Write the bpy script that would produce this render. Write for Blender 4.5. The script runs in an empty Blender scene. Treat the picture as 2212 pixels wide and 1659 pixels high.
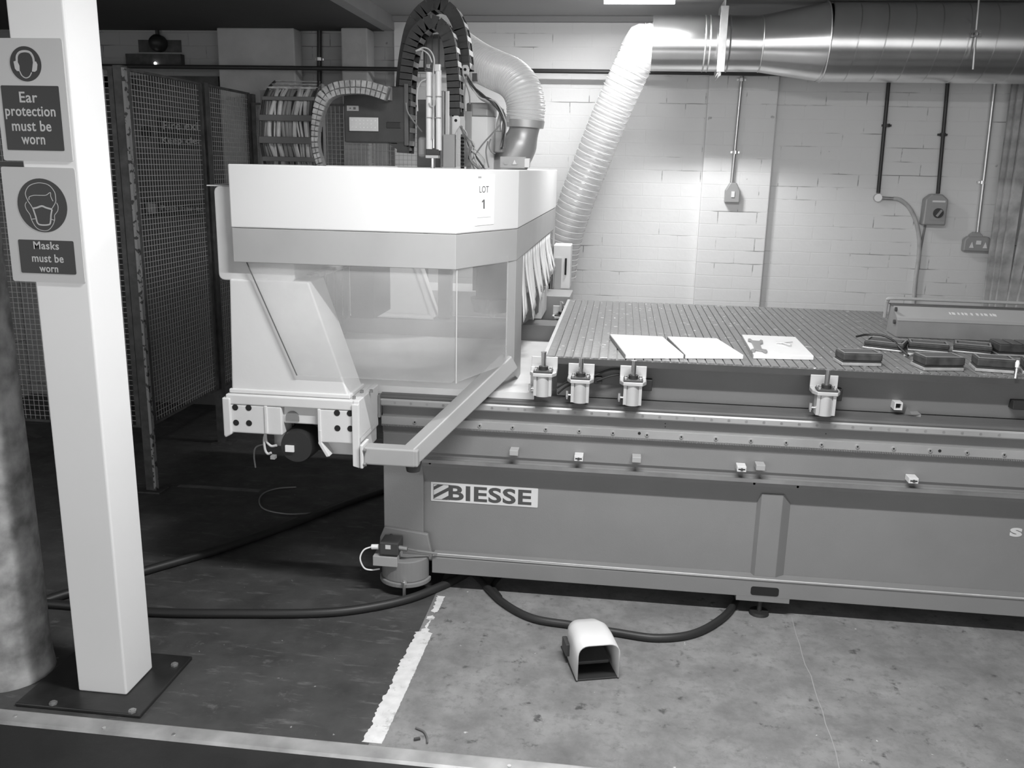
import bpy, bmesh, math, random
from mathutils import Vector, Matrix
random.seed(7)
C = bpy.context.scene.collection
V = Vector
# ------------------------------------------------------------------ camera
F, PITCH, ROLL, YAW, H = 1921.8, 0.23932729, 0.0219469, -0.11738122, 1.6
cy_, sy_ = math.cos(YAW), math.sin(YAW)
FWD = V((sy_*math.cos(PITCH), cy_*math.cos(PITCH), -math.sin(PITCH)))
R0 = V((cy_, -sy_, 0)); U0 = R0.cross(FWD)
RT = math.cos(ROLL)*R0 + math.sin(ROLL)*U0
UP = -math.sin(ROLL)*R0 + math.cos(ROLL)*U0
cam = bpy.data.cameras.new('camera'); co = bpy.data.objects.new('camera', cam); C.objects.link(co)
cam.sensor_width = 36; cam.lens = 36*F/2212; cam.clip_start = .05
m = Matrix((RT, UP, -FWD)).transposed().to_4x4(); m.translation = V((0, 0, H)); co.matrix_world = m
bpy.context.scene.camera = co

def at(px, py, X=None, Y=None, Z=None):
    """measured point of the photograph on a known plane of the room -> world"""
    d = FWD + RT*((px-1106)/F) - UP*((py-829.5)/F)
    if X is not None: t = X/d.x
    elif Y is not None: t = Y/d.y
    else: t = (Z-H)/d.z
    return V((0, 0, H)) + d*t
def PY(px, py, Y): return at(px, py, Y=Y)

# ------------------------------------------------------------------ materials
def mat(name, col, rough=.5, metal=0., bump=0., bscale=60., var=0., vscale=6., spec=.5, vdetail=4., stain=0., sscale=3.):
    m = bpy.data.materials.new(name); m.use_nodes = True
    nt = m.node_tree; b = nt.nodes['Principled BSDF']; N = nt.nodes; L = nt.links
    c = col if isinstance(col, tuple) else (col, col, col)
    b.inputs['Base Color'].default_value = (*c, 1); b.inputs['Roughness'].default_value = rough
    b.inputs['Metallic'].default_value = metal; b.inputs['Specular IOR Level'].default_value = spec
    if var or bump or stain:
        tc = N.new('ShaderNodeTexCoord')
    if var or stain:
        n = N.new('ShaderNodeTexNoise'); n.inputs['Scale'].default_value = vscale; n.inputs['Detail'].default_value = vdetail
        L.new(tc.outputs['Object'], n.inputs['Vector'])
        r = N.new('ShaderNodeValToRGB')
        r.color_ramp.elements[0].position = .3; r.color_ramp.elements[1].position = .7
        r.color_ramp.elements[0].color = (*[x*(1-var) for x in c], 1); r.color_ramp.elements[1].color = (*[min(1, x*(1+var)) for x in c], 1)
        L.new(n.outputs['Fac'], r.inputs['Fac']); out = r.outputs['Color']
        if stain:
            n2 = N.new('ShaderNodeTexNoise'); n2.inputs['Scale'].default_value = sscale; n2.inputs['Detail'].default_value = 8; n2.inputs['Roughness'].default_value = .7
            L.new(tc.outputs['Object'], n2.inputs['Vector'])
            r2 = N.new('ShaderNodeValToRGB'); r2.color_ramp.elements[0].position = .56; r2.color_ramp.elements[1].position = .68
            r2.color_ramp.elements[0].color = (0, 0, 0, 1); r2.color_ramp.elements[1].color = (1, 1, 1, 1)
            L.new(n2.outputs['Fac'], r2.inputs['Fac'])
            mx = N.new('ShaderNodeMix'); mx.data_type = 'RGBA'; L.new(r2.outputs['Color'], mx.inputs['Factor'])
            L.new(out, mx.inputs['A']); mx.inputs['B'].default_value = (*[x*(1-stain) if stain > 0 else x*(1-stain) for x in c], 1); out = mx.outputs['Result']
        L.new(out, b.inputs['Base Color'])
    if bump:
        n = N.new('ShaderNodeTexNoise'); n.inputs['Scale'].default_value = bscale; n.inputs['Detail'].default_value = 3
        L.new(tc.outputs['Object'], n.inputs['Vector'])
        bp = N.new('ShaderNodeBump'); bp.inputs['Strength'].default_value = bump; bp.inputs['Distance'].default_value = .01
        L.new(n.outputs['Fac'], bp.inputs['Height']); L.new(bp.outputs['Normal'], b.inputs['Normal'])
    return m
M = {}
M['hood'] = mat('white_powder_coat', .68, .45, var=.02, vscale=2)
M['band'] = mat('light_grey_powder_coat', .36, .5, var=.05, vscale=5)
M['cast'] = mat('cream_painted_casting', .66, .5, var=.05, vscale=3, bump=.08, bscale=25)
M['base'] = mat('mid_grey_hammered_paint', .215, .45, var=.05, vscale=4, bump=.06, bscale=300)
M['base_dark'] = mat('dark_grey_paint', .10, .5, var=.1, vscale=8)
M['cover'] = mat('pale_dusty_sheet', .62, .5, var=.08, vscale=7)
M['steel'] = mat('ground_steel', .36, .42, metal=.25, var=.12, vscale=3, bump=.03, bscale=40)
M['steel_dull'] = mat('oiled_steel', .30, .38, metal=.5, var=.2, vscale=8)
M['chrome'] = mat('chromed_rod', .85, .12, metal=1)
M['alu'] = mat('anodised_aluminium', .62, .42, metal=.55, var=.06, vscale=12)
M['black'] = mat('black_rubber', .022, .5)
M['dark'] = mat('dark_grey_plastic', .05, .5, var=.15, vscale=20)
M['void'] = mat('dark_interior', .012, .9)
M['bolt'] = mat('zinc_bolt', .75, .3, metal=.9)
M['tabletop'] = None
M['edge'] = mat('phenolic_dark_edge', .055, .45, var=.12, vscale=9)
M['board'] = mat('white_melamine', .74, .4, var=.03, vscale=14)
M['board_edge'] = mat('chipboard_edge', .33, .8, var=.3, vscale=150)
M['pod'] = mat('dark_rubber_pod', .04, .6, var=.5, vscale=30)
M['pod_base'] = mat('aluminium_pod_plate', .42, .4, metal=.4, var=.15, vscale=30)
M['galv'] = mat('galvanised_duct', .80, .25, metal=1, var=.10, vscale=5, vdetail=8)
M['galv_dull'] = mat('galvanised_bracket', .6, .45, metal=.8, var=.15, vscale=15)
M['conduit_dark'] = mat('black_conduit', .035, .4)
M['conduit_steel'] = mat('steel_conduit', .55, .3, metal=.9)
M['metalclad'] = mat('grey_metalclad_box', .36, .45, metal=.2)
M['chain'] = mat('black_energy_chain', .035, .5, var=.3, vscale=30)
M['rung'] = mat('pale_chain_rung', .6, .5)
M['dusty'] = mat('dusty_grey_chain', .34, .8, var=.3, vscale=45, bump=.2, bscale=150)
M['cable_pale'] = mat('pale_grey_cable', .50, .5, var=.15, vscale=20)
M['cable_mid'] = mat('mid_grey_cable', .22, .5)
M['white'] = mat('white_plastic', .8, .4)
M['signwhite'] = mat('sign_white_plastic', .50, .3, var=.02)
M['signdark'] = mat('sign_dark_print', .02, .45)
M['sign_letter'] = mat('sign_letter_white', .5, .5)
M['post'] = mat('white_gloss_steel_post', .80, .4, var=.015, vscale=3, bump=.02, bscale=30)
M['paper'] = mat('white_paper', .88, .6)
M['ink'] = mat('dark_ink', .12, .6)
M['ink_grey'] = mat('grey_ink', .35, .6)
M['plate_floor'] = mat('worn_black_steel_plate', .02, .42, var=.5, vscale=8, bump=.1, bscale=20)
M['fence'] = mat('dark_fence_paint', .06, .5, var=.4, vscale=20)
M['wire'] = mat('grey_mesh_wire', .40, .45, metal=.2)
M['chipped'] = None
M['ceil'] = mat('grey_plasterboard', .34, .9, var=.03, vscale=2)
M['soffit'] = mat('shaded_soffit', .075, .9, var=.1, vscale=1.5)  # shade of the unlit low ceiling is put into this dark colour
M['beamface'] = mat('grey_painted_beam', .32, .8, var=.05)
M['timber'] = mat('weathered_timber', .42, .8, var=.45, vscale=9)
M['door'] = mat('dark_door_paint', .085, .5, var=.1)
M['tape'] = mat('worn_white_floor_paint', .62, .8, var=.12, vscale=25, stain=.45, sscale=22)
M['strip'] = mat('worn_threshold_metal', .40, .45, metal=.35, var=.3, vscale=9, bump=.1, bscale=20)
M['brush'] = mat('white_strip_curtain', .78, .6)
M['lead'] = mat('yellowed_old_plaster', .30, .9, var=.5, vscale=14, vdetail=8, bump=.4, bscale=20)

def tmat():
    m = mat('ribbed_phenolic_table', .2, .42); nt = m.node_tree; N = nt.nodes; L = nt.links; b = N['Principled BSDF']
    tc = N.new('ShaderNodeTexCoord'); mp = N.new('ShaderNodeMapping'); mp.inputs['Location'].default_value = (.246, 0, 0)
    L.new(tc.outputs['Object'], mp.inputs['Vector'])
    sx = N.new('ShaderNodeSeparateXYZ'); L.new(mp.outputs['Vector'], sx.inputs['Vector'])
    def math_(op, a, bb=None):
        n = N.new('ShaderNodeMath'); n.operation = op
        for i, v in enumerate((a, bb)):
            if v is None: continue
            if isinstance(v, (int, float)): n.inputs[i].default_value = v
            else: L.new(v, n.inputs[i])
        return n.outputs[0]
    u = math_('PINGPONG', math_('DIVIDE', sx.outputs['X'], .0315), .5)      # 0 at groove .. .5 mid rib
    w = math_('ADD', math_('DIVIDE', sx.outputs['Y'], .0125), math_('MULTIPLY', u, 1.0))
    s = math_('SINE', math_('MULTIPLY', w, 2*math.pi))
    n2 = N.new('ShaderNodeTexNoise'); n2.inputs['Scale'].default_value = 34; n2.inputs['Detail'].default_value = 4; L.new(tc.outputs['Object'], n2.inputs['Vector'])
    hgt = math_('ADD', math_('MULTIPLY', s, .5), math_('MULTIPLY', n2.outputs['Fac'], 1.2))
    bp = N.new('ShaderNodeBump'); bp.inputs['Strength'].default_value = .35; bp.inputs['Distance'].default_value = .003
    L.new(hgt, bp.inputs['Height']); L.new(bp.outputs['Normal'], b.inputs['Normal'])
    rr = N.new('ShaderNodeValToRGB'); e = rr.color_ramp.elements
    e[0].position = .0; e[0].color = (.12, .12, .12, 1); e[1].position = .75; e[1].color = (.23, .23, .23, 1)
    L.new(hgt, rr.inputs['Fac'])
    ns = N.new('ShaderNodeTexNoise'); ns.inputs['Scale'].default_value = 60; ns.inputs['Detail'].default_value = 0; L.new(tc.outputs['Object'], ns.inputs['Vector'])
    r2 = N.new('ShaderNodeValToRGB'); r2.color_ramp.elements[0].position = .79; r2.color_ramp.elements[1].position = .81; L.new(ns.outputs['Fac'], r2.inputs['Fac'])
    mx = N.new('ShaderNodeMix'); mx.data_type = 'RGBA'; L.new(r2.outputs['Color'], mx.inputs['Factor']); L.new(rr.outputs['Color'], mx.inputs['A']); mx.inputs['B'].default_value = (.6, .6, .6, 1)
    L.new(mx.outputs['Result'], b.inputs['Base Color'])
    return m
M['tabletop'] = tmat()

def brickmat(name, c1, c2, mort, bump=.6):
    m = mat(name, c1, .75); nt = m.node_tree; N = nt.nodes; L = nt.links; b = N['Principled BSDF']
    tc = N.new('ShaderNodeTexCoord'); mp = N.new('ShaderNodeMapping'); mp.inputs['Rotation'].default_value = (math.radians(90), 0, 0)
    L.new(tc.outputs['Object'], mp.inputs['Vector'])
    nw = N.new('ShaderNodeTexNoise'); nw.inputs['Scale'].default_value = 9; L.new(tc.outputs['Object'], nw.inputs['Vector'])
    ad = N.new('ShaderNodeVectorMath'); ad.operation = 'MULTIPLY_ADD'; ad.inputs[1].default_value = (.006, .006, .006)
    L.new(nw.outputs['Color'], ad.inputs[0]); L.new(mp.outputs['Vector'], ad.inputs[2])
    br = N.new('ShaderNodeTexBrick'); L.new(ad.outputs['Vector'], br.inputs['Vector'])
    br.inputs['Scale'].default_value = 1; br.inputs['Brick Width'].default_value = .225; br.inputs['Row Height'].default_value = .076
    br.inputs['Mortar Size'].default_value = .0035; br.inputs['Mortar Smooth'].default_value = .6
    br.inputs['Color1'].default_value = (c1, c1, c1, 1); br.inputs['Color2'].default_value = (c2, c2, c2, 1)
    br.inputs['Mortar'].default_value = (mort, mort, mort, 1)
    n1 = N.new('ShaderNodeTexNoise'); n1.inputs['Scale'].default_value = 3.2; n1.inputs['Detail'].default_value = 6; L.new(tc.outputs['Object'], n1.inputs['Vector'])
    r1 = N.new('ShaderNodeValToRGB'); r1.color_ramp.elements[0].position = .42; r1.color_ramp.elements[1].position = .62
    L.new(n1.outputs['Fac'], r1.inputs['Fac'])
    base = N.new('ShaderNodeMix'); base.data_type = 'RGBA'; L.new(r1.outputs['Color'], base.inputs['Factor'])
    base.inputs['A'].default_value = (c1, c1, c1, 1); L.new(br.outputs['Color'], base.inputs['B'])
    # small knocks in the paint
    n3 = N.new('ShaderNodeTexNoise'); n3.inputs['Scale'].default_value = 16; n3.inputs['Detail'].default_value = 2; L.new(tc.outputs['Object'], n3.inputs['Vector'])
    r3 = N.new('ShaderNodeValToRGB'); r3.color_ramp.elements[0].position = .74; r3.color_ramp.elements[1].position = .78; L.new(n3.outputs['Fac'], r3.inputs['Fac'])
    k = N.new('ShaderNodeMix'); k.data_type = 'RGBA'; L.new(r3.outputs['Color'], k.inputs['Factor']); L.new(base.outputs['Result'], k.inputs['A']); k.inputs['B'].default_value = (c1*.55,)*3+(1,)
    n4 = N.new('ShaderNodeTexNoise'); n4.inputs['Scale'].default_value = 1; n4.inputs['Detail'].default_value = 5
    mp4 = N.new('ShaderNodeMapping'); mp4.inputs['Scale'].default_value = (3.0, 3.0, 12.0); L.new(tc.outputs['Object'], mp4.inputs['Vector']); L.new(mp4.outputs['Vector'], n4.inputs['Vector'])
    r4 = N.new('ShaderNodeValToRGB'); r4.color_ramp.elements[0].position = .55; r4.color_ramp.elements[1].position = .66; L.new(n4.outputs['Fac'], r4.inputs['Fac'])
    m4 = N.new('ShaderNodeMath'); m4.operation = 'MULTIPLY'; L.new(br.outputs['Fac'], m4.inputs[0]); L.new(r4.outputs['Color'], m4.inputs[1])
    k4 = N.new('ShaderNodeMix'); k4.data_type = 'RGBA'; L.new(m4.outputs[0], k4.inputs['Factor']); L.new(k.outputs['Result'], k4.inputs['A']); k4.inputs['B'].default_value = (c1*.42,)*3+(1,)
    L.new(k4.outputs['Result'], b.inputs['Base Color'])
    hh = N.new('ShaderNodeMath'); hh.operation = 'MULTIPLY_ADD'; L.new(br.outputs['Fac'], hh.inputs[0]); hh.inputs[1].default_value = -1.0
    n2 = N.new('ShaderNodeTexNoise'); n2.inputs['Scale'].default_value = 22; n2.inputs['Detail'].default_value = 5; L.new(tc.outputs['Object'], n2.inputs['Vector'])
    L.new(n2.outputs['Fac'], hh.inputs[2])
    bp = N.new('ShaderNodeBump'); bp.inputs['Strength'].default_value = bump; bp.inputs['Distance'].default_value = .006
    L.new(hh.outputs[0], bp.inputs['Height']); L.new(bp.outputs['Normal'], b.inputs['Normal'])
    return m
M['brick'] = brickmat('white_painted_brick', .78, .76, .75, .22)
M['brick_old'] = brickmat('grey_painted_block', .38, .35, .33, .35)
M['pil_old'] = mat('pale_grey_old_plaster', .46, .9, var=.12, vscale=6, bump=.4, bscale=12)

def floormat():
    m = mat('painted_concrete_floor', .2, .55); nt = m.node_tree; N = nt.nodes; L = nt.links; b = N['Principled BSDF']
    tc = N.new('ShaderNodeTexCoord'); O = tc.outputs['Object']
    def noise(s, d=5, r=.6):
        n = N.new('ShaderNodeTexNoise'); n.inputs['Scale'].default_value = s; n.inputs['Detail'].default_value = d; n.inputs['Roughness'].default_value = r; L.new(O, n.inputs['Vector']); return n.outputs['Fac']
    def ramp(f, p0, c0, p1, c1):
        r = N.new('ShaderNodeValToRGB'); e = r.color_ramp.elements; e[0].position = p0; e[1].position = p1
        e[0].color = (c0, c0, c0, 1); e[1].color = (c1, c1, c1, 1); L.new(f, r.inputs['Fac']); return r.outputs['Color']
    def mix(f, a, bb):
        x = N.new('ShaderNodeMix'); x.data_type = 'RGBA'; L.new(f, x.inputs['Factor'])
        for k, v in (('A', a), ('B', bb)):
            if isinstance(v, float): x.inputs[k].default_value = (v, v, v, 1)
            else: L.new(v, x.inputs[k])
        return x.outputs['Result']
    conc = ramp(noise(4, 10, .7), .32, .13, .66, .27)
    conc = mix(ramp(noise(26, 6, .75), .50, 0, .66, 1), conc, .155)
    conc = mix(ramp(noise(13, 5, .65), .62, 0, .70, 1), conc, .07)
    conc = mix(ramp(noise(30, 3), .72, 0, .75, 1), conc, .5)
    drk = ramp(noise(6, 8), .3, .042, .7, .075)
    ms = N.new('ShaderNodeMapping'); ms.inputs['Scale'].default_value = (5, 22, 1); ms.inputs['Rotation'].default_value = (0, 0, .5); L.new(O, ms.inputs['Vector'])
    nsx = N.new('ShaderNodeTexNoise'); nsx.inputs['Scale'].default_value = 1.3; nsx.inputs['Detail'].default_value = 7; nsx.inputs['Roughness'].default_value = .7; L.new(ms.outputs['Vector'], nsx.inputs['Vector'])
    drk = mix(ramp(nsx.outputs['Fac'], .56, 0, .72, 1), drk, .14)
    drk = mix(ramp(noise(9, 8, .72), .60, 0, .68, 1), drk, .11)
    drk = mix(ramp(noise(38, 3), .71, 0, .74, 1), drk, .3)
    sx = N.new('ShaderNodeSeparateXYZ'); L.new(O, sx.inputs['Vector'])
    def cmp_(sock, thr, op='GREATER_THAN'):
        n = N.new('ShaderNodeMath'); n.operation = op; L.new(sock, n.inputs[0]); n.inputs[1].default_value = thr; return n.outputs[0]
    right = cmp_(sx.outputs['X'], -.640); beyond = cmp_(sx.outputs['Y'], 2.12)
    mu = N.new('ShaderNodeMath'); mu.operation = 'MULTIPLY'; L.new(right, mu.inputs[0]); L.new(beyond, mu.inputs[1])
    drk = mix(beyond, .016, drk)
    col = mix(mu.outputs[0], drk, conc); L.new(col, b.inputs['Base Color'])
    L.new(ramp(noise(7, 4), .3, .42, .7, .7), b.inputs['Roughness'])
    bp = N.new('ShaderNodeBump'); bp.inputs['Strength'].default_value = .25; bp.inputs['Distance'].default_value = .006
    L.new(noise(20, 6), bp.inputs['Height']); L.new(bp.outputs['Normal'], b.inputs['Normal'])
    return m
M['floor'] = floormat()

def flaky(name, a, bcol, scale, thr):
    m = mat(name, a, .6); nt = m.node_tree; N = nt.nodes; L = nt.links; b = N['Principled BSDF']
    tc = N.new('ShaderNodeTexCoord'); n = N.new('ShaderNodeTexNoise'); n.inputs['Scale'].default_value = scale; n.inputs['Detail'].default_value = 6
    L.new(tc.outputs['Object'], n.inputs['Vector']); r = N.new('ShaderNodeValToRGB'); r.color_ramp.elements[0].position = thr; r.color_ramp.elements[1].position = thr+.03
    r.color_ramp.elements[0].color = (a, a, a, 1); r.color_ramp.elements[1].color = (bcol, bcol, bcol, 1)
    L.new(n.outputs['Fac'], r.inputs['Fac']); L.new(r.outputs['Color'], b.inputs['Base Color']); return m
M['chipped'] = flaky('chipped_pale_edge', .30, .05, 40, .55)

def clear(name, haze, col=.85, rough=.15, gl=.06):
    m = bpy.data.materials.new(name); m.use_nodes = True; nt = m.node_tree; N = nt.nodes; L = nt.links
    N.remove(N['Principled BSDF']); out = N['Material Output']
    t = N.new('ShaderNodeBsdfTransparent'); d = N.new('ShaderNodeBsdfDiffuse'); d.inputs['Color'].default_value = (col, col, col, 1)
    tr = N.new('ShaderNodeBsdfTranslucent'); tr.inputs['Color'].default_value = (col, col, col, 1)
    g = N.new('ShaderNodeBsdfGlossy'); g.inputs['Roughness'].default_value = rough
    a = N.new('ShaderNodeMixShader'); a.inputs[0].default_value = .5; L.new(d.outputs[0], a.inputs[1]); L.new(tr.outputs[0], a.inputs[2])
    tc = N.new('ShaderNodeTexCoord'); n = N.new('ShaderNodeTexNoise'); n.inputs['Scale'].default_value = 4; n.inputs['Detail'].default_value = 3
    L.new(tc.outputs['Object'], n.inputs['Vector']); mr = N.new('ShaderNodeMapRange'); mr.inputs['From Min'].default_value = .3; mr.inputs['From Max'].default_value = .7
    mr.inputs['To Min'].default_value = haze*.7; mr.inputs['To Max'].default_value = haze*1.35; L.new(n.outputs['Fac'], mr.inputs['Value'])
    x = N.new('ShaderNodeMixShader'); L.new(mr.outputs[0], x.inputs[0]); L.new(t.outputs[0], x.inputs[1]); L.new(a.outputs[0], x.inputs[2])
    y = N.new('ShaderNodeMixShader'); y.inputs[0].default_value = gl; L.new(x.outputs[0], y.inputs[1]); L.new(g.outputs[0], y.inputs[2])
    L.new(y.outputs[0], out.inputs['Surface']); return m
M['glass'] = clear('scuffed_polycarbonate', .22, .85)
M['hose_clear'] = clear('clear_ribbed_hose', .42, .88, .2, .08)
M['hose_white'] = clear('milky_ribbed_hose', 1.4, .92, .3, .08)

# ------------------------------------------------------------------ mesh building
ORG = {}
class MB:
    def __init__(s): s.v = []; s.f = []
    def add(s, vs, fs):
        o = len(s.v); s.v += [tuple(v) for v in vs]; s.f += [tuple(i+o for i in f) for f in fs]; return s
    def box(s, x0, x1, y0, y1, z0, z1):
        return s.add([(x0,y0,z0),(x1,y0,z0),(x1,y1,z0),(x0,y1,z0),(x0,y0,z1),(x1,y0,z1),(x1,y1,z1),(x0,y1,z1)],
                     [(0,3,2,1),(4,5,6,7),(0,1,5,4),(1,2,6,5),(2,3,7,6),(3,0,4,7)])
    def obox(s, c, ax, ay, az):
        """oriented box: centre, half axes"""
        c = V(c); ax = V(ax); ay = V(ay); az = V(az)
        vs = [c+ax*a+ay*b+az*d for d in (-1, 1) for (a, b) in ((-1,-1),(1,-1),(1,1),(-1,1))]
        return s.add(vs, [(0,3,2,1),(4,5,6,7),(0,1,5,4),(1,2,6,5),(2,3,7,6),(3,0,4,7)])
    def prism(s, pts, ext):
        n = len(pts); e = V(ext); a = [V(p) for p in pts]
        return s.add(a+[p+e for p in a], [tuple(range(n))[::-1], tuple(range(n, 2*n))]+[(i, (i+1) % n, n+(i+1) % n, n+i) for i in range(n)])
    def beam(s, p, q, w, h, upv=(0,0,1)):
        p = V(p); q = V(q); d = (q-p).normalized(); sd = d.cross(V(upv)).normalized(); u = sd.cross(d)
        return s.obox((p+q)/2, d*((q-p).length/2), sd*(w/2), u*(h/2))
    def tube(s, pts, r, seg=10, cap=True):
        pts = [V(p) for p in pts]; n = len(pts); vs = []; fs = []
        t0 = (pts[1]-pts[0]).normalized(); nr = t0.orthogonal().normalized()
        for i, p in enumerate(pts):
            t = (pts[min(i+1, n-1)]-pts[max(i-1, 0)]).normalized()
            nr = (nr - t*nr.dot(t)).normalized(); b = t.cross(nr)
            rr = r(i, n) if callable(r) else (r[i] if isinstance(r, (list, tuple)) else r)
            for k in range(seg):
                a = 2*math.pi*k/seg; vs.append(p+nr*(rr*math.cos(a))+b*(rr*math.sin(a)))
        for i in range(n-1):
            for k in range(seg):
                k2 = (k+1) % seg; fs.append((i*seg+k, i*seg+k2, (i+1)*seg+k2, (i+1)*seg+k))
        if cap: fs.append(tuple(range(seg))[::-1]); fs.append(tuple(range((n-1)*seg, n*seg)))
        return s.add(vs, fs)
    def cyl(s, p, q, r, r2=None, seg=20):
        return s.tube([p, q], [r, r if r2 is None else r2], seg)
    def build(s, name, m, parent=None, smooth=False, bevel=0, label=None, bseg=2, solid=0):
        me = bpy.data.meshes.new(name); org = ORG.get(parent.name, V((0,0,0))) if parent else V((0,0,0))
        if not parent:
            xs = [v[0] for v in s.v]; ys = [v[1] for v in s.v]; zs = [v[2] for v in s.v]
            org = V((0,0,0)) if name.split('_')[0] in ('floor', 'ceiling', 'wall', 'pilaster') else V(((min(xs)+max(xs))/2, (min(ys)+max(ys))/2, min(zs)))
        me.from_pydata([tuple(V(v)-org) for v in s.v], [], s.f); me.validate()
        bm = bmesh.new(); bm.from_mesh(me); bmesh.ops.recalc_face_normals(bm, faces=bm.faces)
        if smooth:
            for f in bm.faces: f.smooth = True
            for e in bm.edges:
                if len(e.link_faces) == 2 and e.calc_face_angle(0) > .7: e.smooth = False
        bm.to_mesh(me); bm.free()
        me.materials.append(m); o = bpy.data.objects.new(name, me); C.objects.link(o)
        if parent: o.parent = parent
        else: o.location = org
        ORG[o.name] = org
        if bevel:
            b = o.modifiers.new('bevel', 'BEVEL'); b.width = bevel; b.segments = bseg; b.limit_method = 'ANGLE'; b.angle_limit = .6
        if label: o['label'] = label
        return o
def thing(name, label, cat, loc, group=None):
    o = bpy.data.objects.new(name, None); C.objects.link(o); o.location = loc; o.empty_display_size = .05
    o['label'] = label; o['category'] = cat
    if group: o['group'] = group
    ORG[o.name] = V(loc); return o
def tag(o, label, cat, group=None, kind=None):
    o['label'] = label; o['category'] = cat
    if group: o['group'] = group
    if kind: o['kind'] = kind
    return o
def struct(o): o['kind'] = 'structure'; return o
def copy_tree(o, loc, label=None):
    c = o.copy(); C.objects.link(c); c.location = loc
    if label: c['label'] = label
    for ch in list(o.children):
        k = ch.copy(); C.objects.link(k); k.parent = c
        for g in list(ch.children):
            q = g.copy(); C.objects.link(q); q.parent = k
    return c
def spline(pts, n=8):
    pts = [V(p) for p in pts]; out = []; P = [pts[0]*2-pts[1]]+pts+[pts[-1]*2-pts[-2]]
    for i in range(1, len(P)-2):
        a, b, c, d = P[i-1:i+3]
        for k in range(n):
            t = k/n; out.append(.5*((2*b)+(c-a)*t+(2*a-5*b+4*c-d)*t*t+(3*b-a-3*c+d)*t**3))
    out.append(pts[-1]); return out
def text(s, name, m, parent, c, w, h, bold=0., axis_u=(1,0,0), axis_v=(0,0,1), th=.0006, label=None, shear=0):
    cu = bpy.data.curves.new('t', 'FONT'); cu.body = s; cu.size = 1; cu.offset = bold; cu.extrude = .01; cu.align_x = 'CENTER'; cu.space_line = 1.05; cu.space_character = 1.06
    cu.resolution_u = 4
    ob = bpy.data.objects.new('t', cu); C.objects.link(ob); bpy.context.view_layer.update()
    me = bpy.data.meshes.new_from_object(ob.evaluated_get(bpy.context.evaluated_depsgraph_get()))
    bpy.data.objects.remove(ob); bpy.data.curves.remove(cu)
    xs = [v.co.x for v in me.vertices]; ys = [v.co.y for v in me.vertices]
    x0, x1, y0, y1 = min(xs), max(xs), min(ys), max(ys); u = V(axis_u); v_ = V(axis_v); nn = u.cross(v_)
    org = ORG[parent.name]; c = V(c)-org
    for v in me.vertices:
        a = ((v.co.x-(x0+x1)/2)/(x1-x0))*w; b = ((v.co.y-(y0+y1)/2)/(y1-y0))*h; z = v.co.z/.02*th
        v.co = c+u*(a+shear*b)+v_*b+nn*z
    me.materials.clear(); me.materials.append(m); me.name = name
    o = bpy.data.objects.new(name, me); C.objects.link(o); o.parent = parent; ORG[o.name] = org
    if label: o['label'] = label
    return o
def ring_ribs(pts, r, pitch, rr, seg=28):
    sp = spline(pts, 30); m = MB(); L_ = [0]
    for a, b in zip(sp, sp[1:]): L_.append(L_[-1]+(b-a).length)
    s = pitch/2
    while s < L_[-1]:
        j = next(j for j in range(1, len(L_)) if L_[j] >= s); p = sp[j-1].lerp(sp[j], (s-L_[j-1])/(L_[j]-L_[j-1]))
        t = (sp[min(j+2, len(sp)-1)]-sp[max(0, j-3)]).normalized(); a = t.orthogonal().normalized(); b = t.cross(a)
        vs = []
        for k in range(seg):
            al = 2*math.pi*k/seg; d = a*math.cos(al)+b*math.sin(al)
            for q in range(5): be = 2*math.pi*q/5; vs.append(p+d*(r+rr*math.cos(be))+t*(rr*math.sin(be)+.18*pitch*math.cos(al)*0))
        m.add(vs, [(k*5+q, k*5+(q+1) % 5, ((k+1) % seg)*5+(q+1) % 5, ((k+1) % seg)*5+q) for k in range(seg) for q in range(5)]); s += pitch
    return m
def ribbed(pts, r, pitch, amp, seg=24):
    """dense corrugated sleeve along a spline"""
    sp = spline(pts, 30); out = [sp[0]]; acc = 0; step = pitch/4
    for a, b in zip(sp, sp[1:]):
        d = (b-a).length
        while acc + d >= step:
            t = (step-acc)/d; a = a+(b-a)*t; out.append(a); d = (b-a).length; acc = 0
        acc += d
    m = MB(); m.tube(out, lambda i, n: r+amp*(1, .2, -1, .2)[i % 4], seg, cap=False); return m

# ================================================================== ROOM
YW = 5.5
ZC = 2.448; ZS = 2.371; XS = -1.468
struct(MB().box(-4.2, 4.2, -2.2, YW+.2, -.1, 0).build('floor', M['floor']))
struct(MB().box(XS+.07, 4.2, -2.2, YW+.2, ZC, ZC+.1).build('ceiling', M['ceil']))
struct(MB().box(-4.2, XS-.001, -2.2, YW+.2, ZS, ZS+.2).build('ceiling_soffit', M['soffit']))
struct(MB().box(XS, XS+.069, -2.2, YW, ZS, ZC+.1).build('trim_1', M['beamface']))
struct(MB().box(-1.40, 4.2, YW, YW+.2, 0, ZC).build('wall_back', M['brick']))
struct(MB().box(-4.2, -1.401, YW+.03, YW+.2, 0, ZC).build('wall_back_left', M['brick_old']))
struct(MB().box(-4.2, -4.0, 1.6, YW+.02, 0, ZS-.001).build('wall_left', M['brick_old']))  # unseen side wall, cut short so fill light enters from the front left
struct(MB().box(4.0, 4.2, -2.2, YW-.01, 0, ZC-.001).build('wall_right', M['brick_old']))  # unseen side wall, given the grey to lessen light bounced onto the right
# pilasters
struct(MB().box(.455, .846, YW-.05, YW-.001, 0, ZC-.001).build('pilaster', M['brick'], bevel=.006))
struct(MB().box(-2.46, -1.98, YW-.10, YW+.029, 0, ZS-.001).build('pilaster', M['pil_old'], bevel=.008))
struct(MB().box(-1.689, -1.53, YW-.12, YW+.029, 0, ZS-.001).build('pilaster', M['pil_old'], bevel=.008))
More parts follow.
